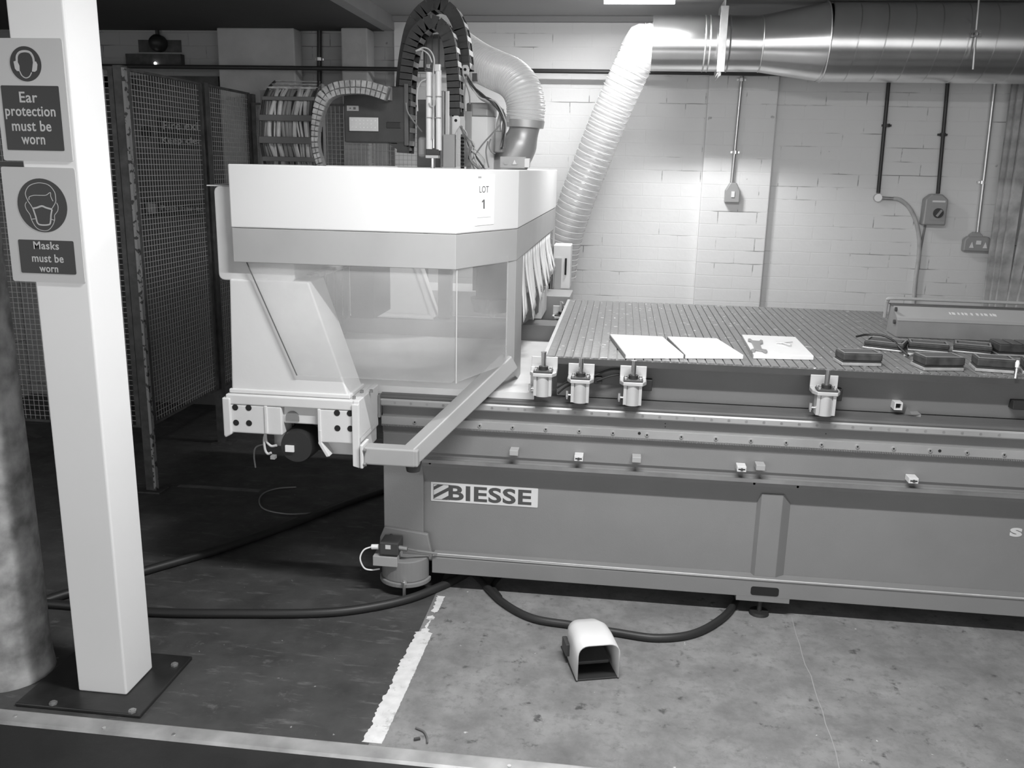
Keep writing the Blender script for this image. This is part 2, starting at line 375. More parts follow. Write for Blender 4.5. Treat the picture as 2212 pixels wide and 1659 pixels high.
# ceiling concrete beam head above wall
struct(MB().box(XS+.07, 4.0, YW-.05, YW-.001, ZC-.03, ZC-.001).build('trim_2', M['ceil']))

# floor tape
def ragged():
    m = MB(); n = 110; y0, y1 = 2.155, 3.06
    vs = []
    for i in range(n+1):
        t = i/n; y = y0+(y1-y0)*t
        w = .029 if t < .70 else (.002 if (.72 < t < .80 or .82 < t < .86) else .013)
        cx = -.632+.018*(t)
        jl = random.uniform(-.005, .004)+(.003*math.sin(t*23)); jr = random.uniform(-.0015, .0015)
        vs += [(cx-w+jl*(w > 0), y, .0006), (cx+w+jr*(w > 0), y, .0006)]
    fs = [(2*i, 2*i+1, 2*i+3, 2*i+2) for i in range(n)]
    m.add([V(v)-V((0,0,.0006)) for v in vs]+vs, [tuple(a+2*(n+1) for a in f) for f in fs]+[tuple(f[::-1]) for f in fs]); return m
tag(ragged().build('floor_marking_line', M['tape']), 'worn white painted line on the floor between the dark and the pale concrete', 'floor line')
fl = MB(); a = at(386, 1049, Z=0); b = at(560, 1062, Z=0); c = at(800, 1070, Z=0)
fl.add([(a.x, a.y-.02, .0006), (b.x, a.y-.02, .0006), (b.x, a.y+.02, .0006), (a.x, a.y+.02, .0006)], [(0,1,2,3)])
tag(fl.build('floor_marking_line', mat('faded_floor_line', .14, .8, var=.4, vscale=9)), 'faint faded pale line on the dark floor beside the chipped fence post', 'floor line')
a = at(37, 925, Z=.0006); b = at(85, 945, Z=.0006); c = at(47, 880, Z=.0006)
fl = MB().beam(a, b, .035, .001).beam(a, c, .035, .001)
tag(fl.build('floor_corner_mark', mat('grey_floor_tape', .12, .8)), 'grey L-shaped corner mark on the dark floor between the column and the white post', 'floor mark')
# expansion joint
jt = MB(); a = at(1708, 1333, Z=.0004); b = at(1825, 1690, Z=.0004)
pts = [a+(b-a)*(i/14)+V((random.uniform(-.004, .004), 0, 0)) for i in range(15)]
for p, q in zip(pts, pts[1:]): jt.add([p+V((-.0014,0,0)), p+V((.0014,0,0)), q+V((.0014,0,0)), q+V((-.0014,0,0))], [(0,1,2,3)])
struct(jt.build('trim_3', mat('pale_joint_line', .30, .8)))
# threshold strip
st = thing('threshold_strip', 'worn metal threshold strip screwed across the floor in the foreground', 'threshold', (0, 2.1, 0))
pr = [(2.075, 0), (2.085, .006), (2.135, .006), (2.145, 0)]
MB().prism([(-3.0, y, z) for y, z in pr], (5.2, 0, 0)).build('strip', M['strip'], st, bevel=.001)
for (sx, sy) in ((33, 1547), (225, 1573), (375, 1587), (1100, 1655)):
    p = at(sx, sy, Z=.006)
    MB().cyl((p.x, p.y, .005), (p.x, p.y, .0085), .0055, seg=12).build('screw', M['bolt'], st)

# ================================================================== WALL SERVICES
tag(MB().tube([(-3.9, YW-.135, 2.142), (-2.2, YW-.135, 2.142), (1.25, YW-.135, 2.134)], .0125, 12).build('wall_pipe', M['conduit_dark'], smooth=True),
    'long dark horizontal pipe running high along the back wall', 'pipe')
def conduit(label, px0, py0, px1, py1, mt, Y, clips=(), r=.0105, cm='bolt'):
    a = PY(px0, py0, Y); b = PY(px1, py1, Y)
    o = thing('conduit', label, 'conduit', b)
    MB().cyl(a, b, r, seg=12).build('pipe', mt, o, smooth=True)
    for (cx, cyy) in clips:
        p = PY(cx, cyy, Y); MB().cyl(p-V((0,0,.009)), p+V((0,0,.009)), r*1.5, seg=12).box(p.x-.026, p.x+.026, p.y+.004, p.y+.016, p.z-.006, p.z+.006).build('saddle_clip', M[cm], o)
    return o
YP = YW-.05
conduit('bright steel conduit dropping down the pilaster to the small fused switch', 1604, 150, 1580, 398, M['conduit_steel'], YP-.018, [(1602, 172), (1588, 329)])
conduit('dark conduit left of the rotary isolator, ending in a round elbow box', 1931, 60, 1897, 417, M['conduit_dark'], YW-.018, [(1916, 271)], cm='conduit_dark')
conduit('black conduit dropping from the duct into the rotary isolator', 2058, 60, 2026, 418, M['conduit_dark'], YW-.018, [(2037, 291)], cm='conduit_dark')
conduit('shiny steel conduit dropping down to the twin socket beside the timbers', 2156, 120, 2110, 512, M['conduit_steel'], YW-.018, [(2122, 394)])
conduit('black upright conduit on the old grey wall behind the mesh fence', 690, 60, 690, 210, M['conduit_dark'], YW+.015, [(690, 128)], r=.014)
# fused switch on pilaster
def rprism(c, w, h, d, cut, topcut, Y):
    x, z = c.x, c.z
    pts = [(x-w/2, Y, z-h/2), (x+w/2, Y, z-h/2), (x+w/2, Y, z+h/2-topcut), (x+w/2-cut, Y, z+h/2), (x-w/2+cut, Y, z+h/2), (x-w/2, Y, z+h/2-topcut)]
    return MB().prism(pts, (0, -d, 0))
p = PY(1581, 416, YP)
o = thing('fused_switch', 'small grey fused switch box on the white brick pilaster', 'switch', V((p.x, YP, p.z-.06)))
rprism(p, .085, .115, .045, .024, .045, YP-.001).build('box', M['metalclad'], o, bevel=.006)
MB().box(p.x-.008, p.x+.010, YP-.052, YP-.045, p.z-.025, p.z+.008).build('rocker', M['white'], o)
p = PY(2013, 452, YW)
o = thing('isolator_switch', 'grey rotary isolator switch on the white wall between two conduits', 'switch', V((p.x, YW, p.z-.09)))
rprism(p, .125, .175, .07, .035, .03, YW-.001).build('box', M['metalclad'], o, bevel=.008)
MB().cyl((p.x+.012, YW-.07, p.z-.018), (p.x+.012, YW-.088, p.z-.018), .027, seg=24).build('dial', M['dark'], o, smooth=True)
MB().box(p.x-.028, p.x+.05, YW-.074, YW-.07, p.z-.058, p.z+.02).build('dial_plate', M['metalclad'], o)
MB().beam((p.x+.0, YW-.094, p.z-.036), (p.x+.024, YW-.094, p.z+.0), .012, .008, (0,1,0)).build('handle', M['metalclad'], o)
MB().box(p.x-.025, p.x+.045, YW-.0735, YW-.07, p.z+.042, p.z+.052).build('name_plate', M['white'], o)
p = PY(2106, 526, YW)
o = thing('twin_socket', 'grey metal twin socket at the foot of the steel conduit by the timbers', 'socket', V((p.x, YW, p.z-.05)))
rprism(p, .15, .085, .045, .02, .02, YW-.001).build('box', M['metalclad'], o, bevel=.006)
rprism(p+V((-.01, 0, .052)), .07, .03, .035, .02, .018, YW-.001).build('gland_neck', M['metalclad'], o, bevel=.003)
for dx in (-.034, .040):
    MB().prism([(p.x+dx-.012, YW-.046, p.z-.022), (p.x+dx+.012, YW-.046, p.z-.022), (p.x+dx, YW-.046, p.z+.012)], (0, -.003, 0)).build('outlet', M['white'], o)
MB().box(p.x-.011, p.x+.015, YW-.051, YW-.046, p.z-.002, p.z+.02).build('rocker', M['white'], o)
# elbow + flexible cable from conduit
p = PY(1896, 427, YW-.02)
o = thing('elbow_box', 'round conduit elbow fitting where the grey flexible conduit starts', 'conduit fitting', V((p.x, YW, p.z)))
MB().cyl(p+V((0, .019, 0)), p+V((0, -.012, 0)), .022, seg=20).cyl(p, p+V((.085, 0, -.004)), .010, seg=12).build('fitting', M['conduit_steel'], o, smooth=True)
pts = [PY(x, y, YW-.0122) for x, y in ((1928, 429), (1945, 432), (1965, 450), (1979, 480), (1986, 520), (1984, 560), (1978, 600), (1974, 650), (1970, 700))]
tag(MB().tube(spline(pts, 6), .0115, 10).build('flexible_conduit', M['cable_pale'], smooth=True), 'grey flexible conduit curving down the wall from the elbow fitting', 'conduit')
pts = [PY(x, y, YW-.0065) for x, y in ((1999, 486), (1994, 510), (1988, 545), (1984, 580))]
o = tag(MB().tube(spline(pts, 5), .006, 8).build('thin_cable', M['cable_mid'], smooth=True), 'thin dark cable leaving the bottom of the rotary isolator', 'cable')
# timbers leaning right
TL = [(2193, 175, 2127, 668, .032, 'pale narrow batten nearest the socket, leaning on the back wall'), (2207, 175, 2141, 672, .032, 'second leaning batten from the socket, mid grey'),
      (2230, 180, 2158, 676, .055, 'wide pale plank leaning behind the guard housing'), (2262, 240, 2180, 680, .050, 'leaning plank with rough sawn marks near the right edge'),
      (2290, 300, 2200, 684, .055, 'rough brown leaning plank at the right picture edge'), (2330, 330, 2226, 690, .06, 'outermost leaning plank cut by the right picture edge')]
for i, (x0, y0, x1, y1, w, lb) in enumerate(TL):
    Yt = YW-.05-.030*i; a = PY(x0, y0, Yt); b = PY(x1, y1, Yt-.03); d = (b-a).normalized(); b = a+d*((a.z-.0)/-d.z)
    tag(MB().beam(a, b, w, .022, (0,1,0)).build('timber_plank', M['timber'], bevel=.002), lb, 'plank', 'timbers leaning on the wall')

# door + signs behind fence
YD = YW+.03
do = MB().box(-3.20, -2.5, YD-.03, YD, 0, 2.02).build('door_1', M['door']); struct(do)
struct(MB().box(-3.27, -3.2, YD-.05, YD, 0, 2.1).box(-2.5, -2.43, YD-.05, YD, 0, 2.1).box(-3.27, -2.43, YD-.05, YD, 2.02, 2.1).build('trim_4', M['fence']))
YS = YD-.031
o = thing('fire_exit_sign', 'fire exit keep clear sign on the dark door seen through the mesh', 'sign', V((-2.83, YS, 1.64)))
a = PY(285, 243, YS); b = PY(462, 330, YS)
MB().box(a.x, b.x, YS-.003, YS, b.z, a.z).build('plate', mat('faded_sign_grey', .11, .5), o)
MB().box(a.x+.165, b.x-.02, YS-.004, YS-.003, b.z+.02, a.z-.03).build('text_panel', M['signdark'], o)
MB().cyl((a.x+.09, YS-.003, (a.z+b.z)/2), (a.x+.09, YS-.0045, (a.z+b.z)/2), .04, seg=24).build('symbol', M['signdark'], o)
text('Fire exit', 'lettering', M['sign_letter'], o, ((a.x+b.x)/2+.07, YS-.0045, a.z-.075), .26, .05, .01)
text('Keep clear', 'lettering', M['sign_letter'], o, ((a.x+b.x)/2+.07, YS-.0045, b.z+.065), .29, .05, .01)
o = thing('push_bar_sign', 'dark push bar to open sign strip on the door behind the mesh', 'sign', V((-2.8, YS, 1.26)))
a = PY(308, 432, YS); b = PY(452, 470, YS)
MB().box(a.x, b.x+.15, YS-.003, YS, b.z, a.z).build('plate', M['signdark'], o)
MB().box(a.x+.03, a.x+.09, YS-.004, YS-.003, b.z+.02, a.z-.02).build('symbol', M['ink_grey'], o)
text('Push bar to open', 'lettering', M['ink_grey'], o, ((a.x+b.x)/2+.12, YS-.0035, (a.z+b.z)/2), .44, .04, .01)
# alarm bell & small boxes
p = PY(336, 92, YD-.06)
o = thing('alarm_bell', 'round dark alarm bell hanging below the soffit above the mesh fence', 'bell', V((p.x, YD, p.z)))
MB().tube([p+V((0, .055, 0)), p+V((0, .01, 0)), p+V((0, -.02, 0)), p+V((0, -.035, 0))], [.05, .05, .036, .012], 24).build('gong', M['black'], o, smooth=True)
MB().cyl((p.x, YD-.03, p.z+.03), (p.x, YD-.03, ZS-.002), .012, seg=10).build('stem', M['black'], o)
p = PY(343, 105, YD); tag(MB().box(p.x-.13, p.x+.15, YD-.004, YD-.001, p.z-.022, p.z+.05).build('sign_board', M['fence']), 'dark blank board behind the alarm bell', 'board')
a = PY(280, 118, YD); b = PY(400, 145, YD)
o = thing('door_closer_cover', 'long dark cover box over the fire door with a small green light', 'cover', V(((a.x+b.x)/2, YD, b.z)))
MB().box(a.x, b.x, YD-.05, YD-.001, b.z, a.z).build('cover', M['fence'], o)
p = PY(336, 137, YD-.055)
em = bpy.data.materials.new('indicator_light'); em.use_nodes = True; em.node_tree.nodes['Principled BSDF'].inputs['Emission Color'].default_value = (1,1,1,1); em.node_tree.nodes['Principled BSDF'].inputs['Emission Strength'].default_value = 4
MB().cyl(p, p+V((0,-.006,0)), .008, seg=12).build('indicator', em, o)

# ================================================================== FENCE
def fence_panel(label, p0, p1, z0, z1, pale_edge=False, pitch=.0254):
    p0 = V(p0); p1 = V(p1); d = (p1-p0); L_ = d.length; d.normalize(); n = d.cross(V((0,0,1)))
    o = thing('mesh_fence_panel', label, 'fence', V(((p0.x+p1.x)/2, (p0.y+p1.y)/2, 0)), 'mesh guard fence panels')
    fr = MB()
    for q in (p0, p1): fr.obox(V((q.x, q.y, (z0+z1)/2))+d*(.012 if q is p0 else -.012), d*.012, n*.012, V((0,0,(z1-z0)/2)))
    for z in (z0, z1): fr.obox(V(((p0.x+p1.x)/2, (p0.y+p1.y)/2, z)), d*(L_/2), n*.008, V((0,0,.006)))
    fr.build('frame', M['fence'], o)
    w = MB(); t = .0011
    for i in range(1, int(L_/pitch)):
        q = p0+d*(i*pitch); w.obox(V((q.x, q.y, (z0+z1)/2)), d*t, n*t, V((0,0,(z1-z0)/2)))
    for i in range(1, int((z1-z0)/pitch)):
        w.obox(V(((p0.x+p1.x)/2, (p0.y+p1.y)/2, z0+i*pitch))+n*.001, d*(L_/2), n*t, V((0,0,t)))
    w.build('mesh_infill', M['wire'], o); return o
def fence_post(label, x, y, z1=2.0, edge=False):
    o = thing('fence_post', label, 'fence post', V((x, y, 0)), 'fence posts')
    MB().box(x-.022, x+.022, y-.022, y+.022, .008, z1).build('upright', M['fence'], o)
    MB().box(x-.05, x+.06, y-.05, y+.05, 0, .008).build('foot_plate', M['fence'], o)
    if edge: MB().box(x+.0225, x+.035, y-.03, y-.004, .01, z1-.01).build('edge_strip', M['chipped'], o, label='pale chipped edge strip')
    return o
FX = -2.25
fence_post('dark fence post with a chipped pale edge right of the white post', FX, 3.93, 2.0, True)
fence_panel('near mesh fence panel running back from the chipped post', (FX, 3.965, 0), (FX, 4.70, 0), .33, 1.99)
fence_post('slim dark fence post between the two receding mesh panels', FX, 4.73, 2.0)
fence_panel('far mesh fence panel with a dark top rail, next to the back wall', (FX, 4.76, 0), (FX, 5.33, 0), .33, 1.99)
fence_panel('mesh fence panel left of the chipped post, partly hidden by the white post', (-3.6, 3.93, 0), (FX-.03, 3.93, 0), .33, 1.99)
fence_panel('mesh fence panel parallel to the back wall, seen over the white hood', (FX+.04, 5.28, 0), (-1.15, 5.28, 0), .33, 1.93)
fence_post('dark fence post at the far left end of the mesh fence', -3.64, 3.93, 2.0)
fence_post('dark corner fence post close to the back wall', FX, 5.36, 1.99)

# ================================================================== WHITE POST
xl, xr_, yf, yb = -1.582, -1.425, 2.249, 2.404
o = thing('steel_post', 'white square steel post standing on a black bolted base plate', 'post', V(((xl+xr_)/2, (yf+yb)/2, 0)))
MB().box(xl, xr_, yf, yb, .012, ZS-.001).build('column', M['post'], o, bevel=.006, bseg=3)
a = at(298, 1550, Z=.012)
MB().box(-1.73, a.x, 2.162, 2.49, 0, .012).build('base_plate', M['plate_floor'], o, bevel=.003)
for sx, sy in ((286, 1535), (377, 1435), (115, 1518)):
    p = at(sx, sy, Z=.016); MB().cyl((p.x, p.y, .012), (p.x, p.y, .018), .012, seg=6).cyl((p.x, p.y, .018), (p.x, p.y, .021), .007, seg=12).build('anchor_bolt', M['steel_dull'], o)
# old round post at left edge
o = thing('plastered_column', 'old flaking plastered column at the left picture edge', 'column', V((-1.86, 2.33, 0)))
vs = MB(); n = 40; zs = [0, .04, .12, .4, .8, 1.25]
vs.tube([(-1.872, 2.34, z) for z in [.0, .03, .1, .3, .7, 1.3, 1.8, ZS-.002]], [.132, .128, .123, .124, .120, .113, .110, .110], 28).build('shaft', M['lead'], o, smooth=True)
# signs
def disc(c, r, th, Y, seg=48, squash=1): return MB().prism([(c.x+r*math.cos(2*math.pi*i/seg), Y, c.z+r*squash*math.sin(2*math.pi*i/seg)) for i in range(seg)], (0, -th, 0))
def line2(pxs, Y, w, m, name, parent, closed=False, n=5):
    pts = [PY(x, y, Y) for x, y in pxs]; sp = spline(pts, n) if n > 1 else pts; mb = MB()
    for a, b in zip(sp, sp[1:]):
        mb.beam(a-(b-a)*.08, b+(b-a)*.08, .0005, w, (0,0,1)) if abs((b-a).normalized().z) < .001 else mb.obox((a+b)/2, (b-a)*.56, V((0,.00025,0)), (b-a).cross(V((0,1,0))).normalized()*(w/2))
    return mb.build(name, m, parent)
Y1 = yf-.004
def rrect(x0, x1, z0, z1, r, Y, th):
    pts = []
    for cx, cz, a0 in ((x1-r, z0+r, -90), (x1-r, z1-r, 0), (x0+r, z1-r, 90), (x0+r, z0+r, 180)):
        for k in range(5): a = math.radians(a0+k*22.5); pts.append((cx+r*math.cos(a), Y, cz+r*math.sin(a)))
    return MB().prism(pts, (0, -th, 0))
o = thing('ear_protection_sign', 'white mandatory sign reading ear protection must be worn, upper sign on the post', 'sign', V((-1.53, yf, 1.60)))
rrect(-1.632, -1.437, 1.588, 1.893, .006, yf, .003).build('sign_plate', M['signwhite'], o)
a = PY(0, 184, Y1); b = PY(127, 186, Y1); d_ = PY(138, 328, Y1)
rrect(-1.618, (b.x+d_.x)/2, d_.z+.002, (a.z+b.z)/2, .003, yf-.003, .0008).build('text_panel', M['signdark'], o)
Y2 = yf-.0040
text('Ear', 'lettering', M['sign_letter'], o, PY(61, 210, Y2), .050, .027, .014)
text('protection', 'lettering', M['sign_letter'], o, PY(65.5, 244, Y2), .140, .033, .014)
text('must be', 'lettering', M['sign_letter'], o, PY(68, 272, Y2), .110, .027, .014)
text('worn', 'lettering', M['sign_letter'], o, PY(72, 304, Y2), .066, .019, .014)
c = PY(55, 138, Y1); disc(c, .043, .0008, yf-.003).build('symbol_disc', M['signdark'], o)
s8 = lambda L: [(x/6.145, 80+y/6.145) for x, y in L]
line2(s8([(222, 330), (225, 250), (262, 202), (330, 188), (395, 205), (435, 262), (450, 330)]), Y2, .0055, M['signwhite'], 'headband', o)
for L in ([(180, 325), (225, 310), (258, 380), (262, 455), (225, 450), (200, 420)], [(440, 325), (478, 325), (497, 365), (490, 440), (465, 462), (425, 458)]):
    MB().prism([PY(x, y, Y2) for x, y in s8(L)], (0, -.0005, 0)).build('ear_cup', M['signwhite'], o)
line2(s8([(262, 455), (290, 510), (340, 542), (390, 525), (420, 470)]), Y2, .0025, M['signwhite'], 'chin_line', o)
o = thing('mask_sign', 'white mandatory sign reading masks must be worn, lower sign on the post', 'sign', V((-1.53, yf, 1.27)))
rrect(-1.644, -1.4345, 1.268, 1.572, .006, yf, .003).build('sign_plate', M['signwhite'], o)
c = PY(91, 444, Y1); disc(c, .0705, .0008, yf-.003).build('symbol_disc', M['signdark'], o)
a = PY(38, 517, Y1); b = PY(163, 595, Y1)
rrect((a.x+PY(47,592,Y1).x)/2, (b.x+PY(160, 521, Y1).x)/2, b.z+.002, a.z, .004, yf-.003, .0008).build('text_panel', M['signdark'], o)
text('Masks', 'lettering', M['sign_letter'], o, PY(99.5, 530.5, Y2), .073, .021, .014)
text('must be', 'lettering', M['sign_letter'], o, PY(103, 558, Y2), .091, .022, .014)
text('worn', 'lettering', M['sign_letter'], o, PY(105.5, 582.5, Y2), .054, .014, .014)
s9 = lambda L: [(x/6.035, 345+y/6.035) for x, y in L]
MW = M['signwhite']
line2(s9([(365, 540), (330, 440), (370, 350), (450, 310), (540, 303), (640, 335), (710, 420), (725, 500), (722, 560), (670, 650)]), Y2, .0018, MW, 'head_outline', o)
line2(s9([(365, 540), (410, 605), (435, 660)]), Y2, .0018, MW, 'strap_line', o)
line2(s9([(378, 520), (382, 485), (440, 465), (530, 465), (600, 462), (655, 428), (662, 480), (690, 540)]), Y2, .0018, MW, 'hair_line', o)
line2(s9([(425, 635), (480, 625), (545, 605), (600, 625), (670, 645)]), Y2, .0045, MW, 'mask_top', o)
line2(s9([(435, 650), (465, 740), (490, 825), (540, 850), (640, 845), (660, 800), (665, 720), (678, 650)]), Y2, .0038, MW, 'mask_edge', o)
line2(s9([(345, 550), (328, 590), (345, 650), (390, 715), (415, 790), (470, 880), (540, 920), (630, 918), (690, 850), (712, 780), (712, 725), (750, 670), (757, 610), (738, 562)]), Y2, .0016, MW, 'face_outline', o)
line2(s9([(415, 775), (475, 768)]), Y2, .0016, MW, 'strap_line', o, n=1); line2(s9([(655, 772), (712, 790)]), Y2, .0016, MW, 'strap_line', o, n=1)
# dark strap behind signs
a = PY(-10, 349, yf+.02); b = PY(47, 361, yf+.02)
tag(MB().box(a.x-.15, xl-.0005, yf+.005, yf+.03, b.z, a.z).build('dark_bracket', M['black']), 'short dark bracket sticking out behind the signs on the post', 'bracket')

# ================================================================== MACHINE BED
YF = 3.132; XL, XR = -.855, 2.9
bed = thing('router_bed', 'long grey machine bed with rails, black grooved table top and levelling feet', 'machine bed', V((.9, 3.7, 0)))
def extr(name, prof, x0, x1, m_, parent=bed, bevel=0, label=None, smooth=False):
    return MB().prism([(x0, y, z) for y, z in prof], (x1-x0, 0, 0)).build(name, m_, parent, bevel=bevel, label=label, smooth=smooth)
# lower body
extr('lower_skirt', [(3.10, .075), (3.10, .138), (3.106, .146), (3.20, .146), (3.20, .075)], -.66, XR, M['base'], bevel=.002)
extr('body', [(3.152, .10), (3.152, .43), (3.118, .50), (3.118, .525), (3.14, .527), (3.14, .548), (3.132, .55), (3.132, .755), (3.25, .755), (3.25, .785), (4.3, .785), (4.3, .10)], -.70, XR, M['base'])
MB().prism([(XL, YF, .06), (-.70, YF, .06), (-.70, YF, .62), (XL, YF, .62)], (0, .9, 0)).build('end_plate', M['base'], bed, bevel=.003)
MB().prism([(XL, YF, .62), (-.70, YF, .62), (-.70, YF, .755), (XL, YF, .755)], (0, .9, 0)).build('end_plate', M['base'], bed)
# divider between panels
a = .540; b = .662
MB().prism([(a, 3.153, .14), (a+.012, 3.126, .14), (b-.035, 3.126, .14), (b, 3.153, .14)], (0, 0, .33)).build('panel_divider', M['base'], bed, bevel=.002)
for px_, py_ in ((1629, 1044), (1723, 1051), (929, 1000)):
    p = PY(px_, py_, 3.122); MB().cyl(p+V((0,.02,0)), p+V((0,-.004,0)), .0045, seg=10).build('panel_screw', M['bolt'], bed)
# cable trough
extr('cable_trough', [(3.092, .522), (3.092, .535), (3.097, .535), (3.097, .526), (3.135, .526), (3.135, .522)], -.70, XR, M['steel_dull'])
# rack + rail
rk = extr('gear_rack', [(3.112, .657), (3.112, .688), (3.1315, .688), (3.1315, .657)], XL, XR, M['steel'], bevel=.001)
tm = MB(); x = XL
while x < 1.75:
    tm.prism([(x, 3.113, .657), (x+.0052, 3.113, .657), (x+.0037, 3.113, .650), (x+.0015, 3.113, .650)], (0, .018, 0)); x += .0058
to = tm.build('rack_teeth', M['steel_dull'], rk); to['kind'] = 'stuff'
for k in range(20):
    x = -.727+.122*k; z = .672
    MB().cyl((x, 3.1119, z), (x, 3.108, z), .0068, seg=12).build('rack_bolt', M['bolt'], rk)
    MB().cyl((x, 3.108, z), (x, 3.1075, z), .0035, seg=6).build('bolt_socket', M['void'], rk)
for px_, py_ in ((1381, 936), (2030, 974)):
    p = PY(px_, py_, 3.112); MB().cyl(p, p-V((0,.0008,0)), .0055, seg=12).build('dowel_hole', M['void'], rk)
rl = extr('linear_rail', [(3.104, .731), (3.102, .735), (3.102, .752), (3.106, .757), (3.112, .760), (3.1315, .760), (3.1315, .731)], XL, XR, M['steel'])
for k in range(36):
    x = -.80+.0605*k
    MB().cyl((x, 3.102, .744), (x, 3.1012, .744), .0050, seg=12).build('rail_plug', M['steel_dull'], rl)
extr('rail_wiper_strip', [(3.106, .7605), (3.106, .765), (3.108, .770), (3.108, .774), (3.13, .776), (3.20, .776), (3.20, .7605)], XL, XR, M['base_dark'])  # dark ledge band, brought forward to cover the brightly lit rail top
# upper bed wall under the table
extr('upper_bed', [(3.215, .776), (3.20, .83), (3.185, .90), (3.185, .911), (4.5, .911), (4.5, .776)], -.21, XR, M['base'])
for x0, x1 in ((-.19, -.02), (1.02, 1.5)):
    pass
# square tube end and black blocks under table
p = PY(1940, 877, 3.17)
sq = MB(); w = .0135
sq.box(p.x-w, p.x+w, 3.165, 3.22, p.z+w-.004, p.z+w).box(p.x-w, p.x+w, 3.165, 3.22, p.z-w, p.z-w+.004).box(p.x-w, p.x-w+.004, 3.165, 3.22, p.z-w+.004, p.z+w-.004).box(p.x+w-.004, p.x+w, 3.165, 3.22, p.z-w+.004, p.z+w-.004)
sq.build('tube_end', M['cover'], bed)
MB().box(p.x-w+.004, p.x+w-.004, 3.180, 3.20, p.z-w+.004, p.z+w-.004).build('tube_hollow', M['void'], bed)
a = PY(1958, 876, 3.18); MB().prism([(a.x, 3.19, .776), (a.x, 3.17, a.z), (a.x+.018, 3.17, a.z-.03), (a.x+.05, 3.17, .785), (a.x+.05, 3.17, .776)], (0, .05, 0)).build('rib_plate', M['base'], bed)
for x0, y0, x1, y1 in ((1388, 820, 1408, 845), (1796, 840, 1818, 867), (2190, 866, 2250, 888), (1284, 815, 1300, 830)):
    a = PY(x0, y0, 3.165); b = PY(x1, y1, 3.165); MB().box(a.x, b.x, 3.165, 3.22, b.z, a.z).build('valve_block', M['black'], bed, bevel=.002)
for q in ([(1282, 812), (1320, 798), (1360, 800)], [(1205, 850), (1222, 836), (1245, 826)], [(1203, 838), (1222, 826), (1245, 814)], [(1290, 822), (1320, 812), (1345, 808)]):
    MB().tube(spline([PY(x, y, 3.16) for x, y in q], 6), .0035, 8).build('air_hose', M['black'], bed, smooth=True)
for px_, py_ in ((1437, 915), (1437, 922), (1784, 937)):
    p = PY(px_, py_, 3.132); MB().cyl(p, p-V((0,.0006,0)), .002, seg=8).build('small_hole', M['void'], bed)
# dogs on trough
for px_, py_, pale in ((1110, 978, 0), (1250, 990, 1), (1375, 993, 0), (1602, 1013, 1), (1643, 1010, 0), (1973, 1038, 1)):
    p = PY(px_, py_, 3.09)
    d = MB().box(p.x-.016, p.x+.016, 3.085, 3.13, p.z-.010, p.z+.010).build('limit_dog', M['cover'] if pale else M['band'], bed, bevel=.0015, label='white limit block' if pale else 'grey limit block')
    if pale:
        MB().box(p.x-.012, p.x+.012, 3.0838, 3.085, p.z-.002, p.z+.002).build('dog_slot', M['void'], d)
        MB().cyl((p.x, 3.0838, p.z), (p.x, 3.081, p.z), .005, seg=10).build('dog_screw', M['dark'], d)
# maker label
lx0, lx1 = PY(931, 1060, 3.151).x, PY(1162, 1075, 3.151).x
zt, zb = (PY(931, 1040, 3.151).z+PY(1162, 1056, 3.151).z)/2, (PY(931, 1081, 3.151).z+PY(1160, 1097, 3.151).z)/2
lb = rrect(lx0, lx1, zb, zt, .003, 3.1515, .0012).build('maker_label', M['cover'], bed, label='white label reading BIESSE with a striped square')
YL = 3.1500; hgt = zt-zb; cz = (zt+zb)/2
ink = mat('label_dark_print', .07, .5)
text('BIESSE', 'lettering', ink, lb, ((lx0+lx1)/2+.022, YL, cz), (lx1-lx0)*.775, hgt*.80, .028)
sx0 = lx0+.010; sw = .062; sh = hgt*.80; z0_ = cz-sh/2
for k in range(3):
    o_ = -.03+.034*k
    pts = []
    # diagonal bars clipped to the square
    def clip(poly):
        for (ax, lim, sg) in ((0, sx0, 1), (0, sx0+sw, -1), (1, z0_, 1), (1, z0_+sh, -1)):
            out = []
            for i in range(len(poly)):
                p, q = poly[i-1], poly[i]; dp = (p[ax]-lim)*sg; dq = (q[ax]-lim)*sg
                if dp >= 0: out.append(p)
                if dp*dq < 0: t = dp/(dp-dq); out.append((p[0]+(q[0]-p[0])*t, p[1]+(q[1]-p[1])*t))
            poly = out
            if not poly: break
        return poly
    bz = z0_+o_
    poly = clip([(sx0-.01, bz-.008), (sx0+sw+.01, bz+.042), (sx0+sw+.01, bz+.056), (sx0-.01, bz+.006)])
    if len(poly) > 2: MB().prism([(x, YL, z) for x, z in poly], (0, -.0005, 0)).build('logo_stripe', ink, lb)
for x0, x1, z0, z1 in ((sx0, sx0+sw, z0_, z0_+.0012), (sx0, sx0+sw, z0_+sh-.0012, z0_+sh), (sx0, sx0+.0012, z0_, z0_+sh), (sx0+sw-.0012, sx0+sw, z0_, z0_+sh)):
    MB().box(x0, x1, YL-.0004, YL, z0, z1).build('logo_border', ink, lb)
p = PY(2195, 1150, 3.151)
text('S', 'side_lettering', M['cover'], bed, (p.x, 3.1512, p.z), .042, .034, .06)
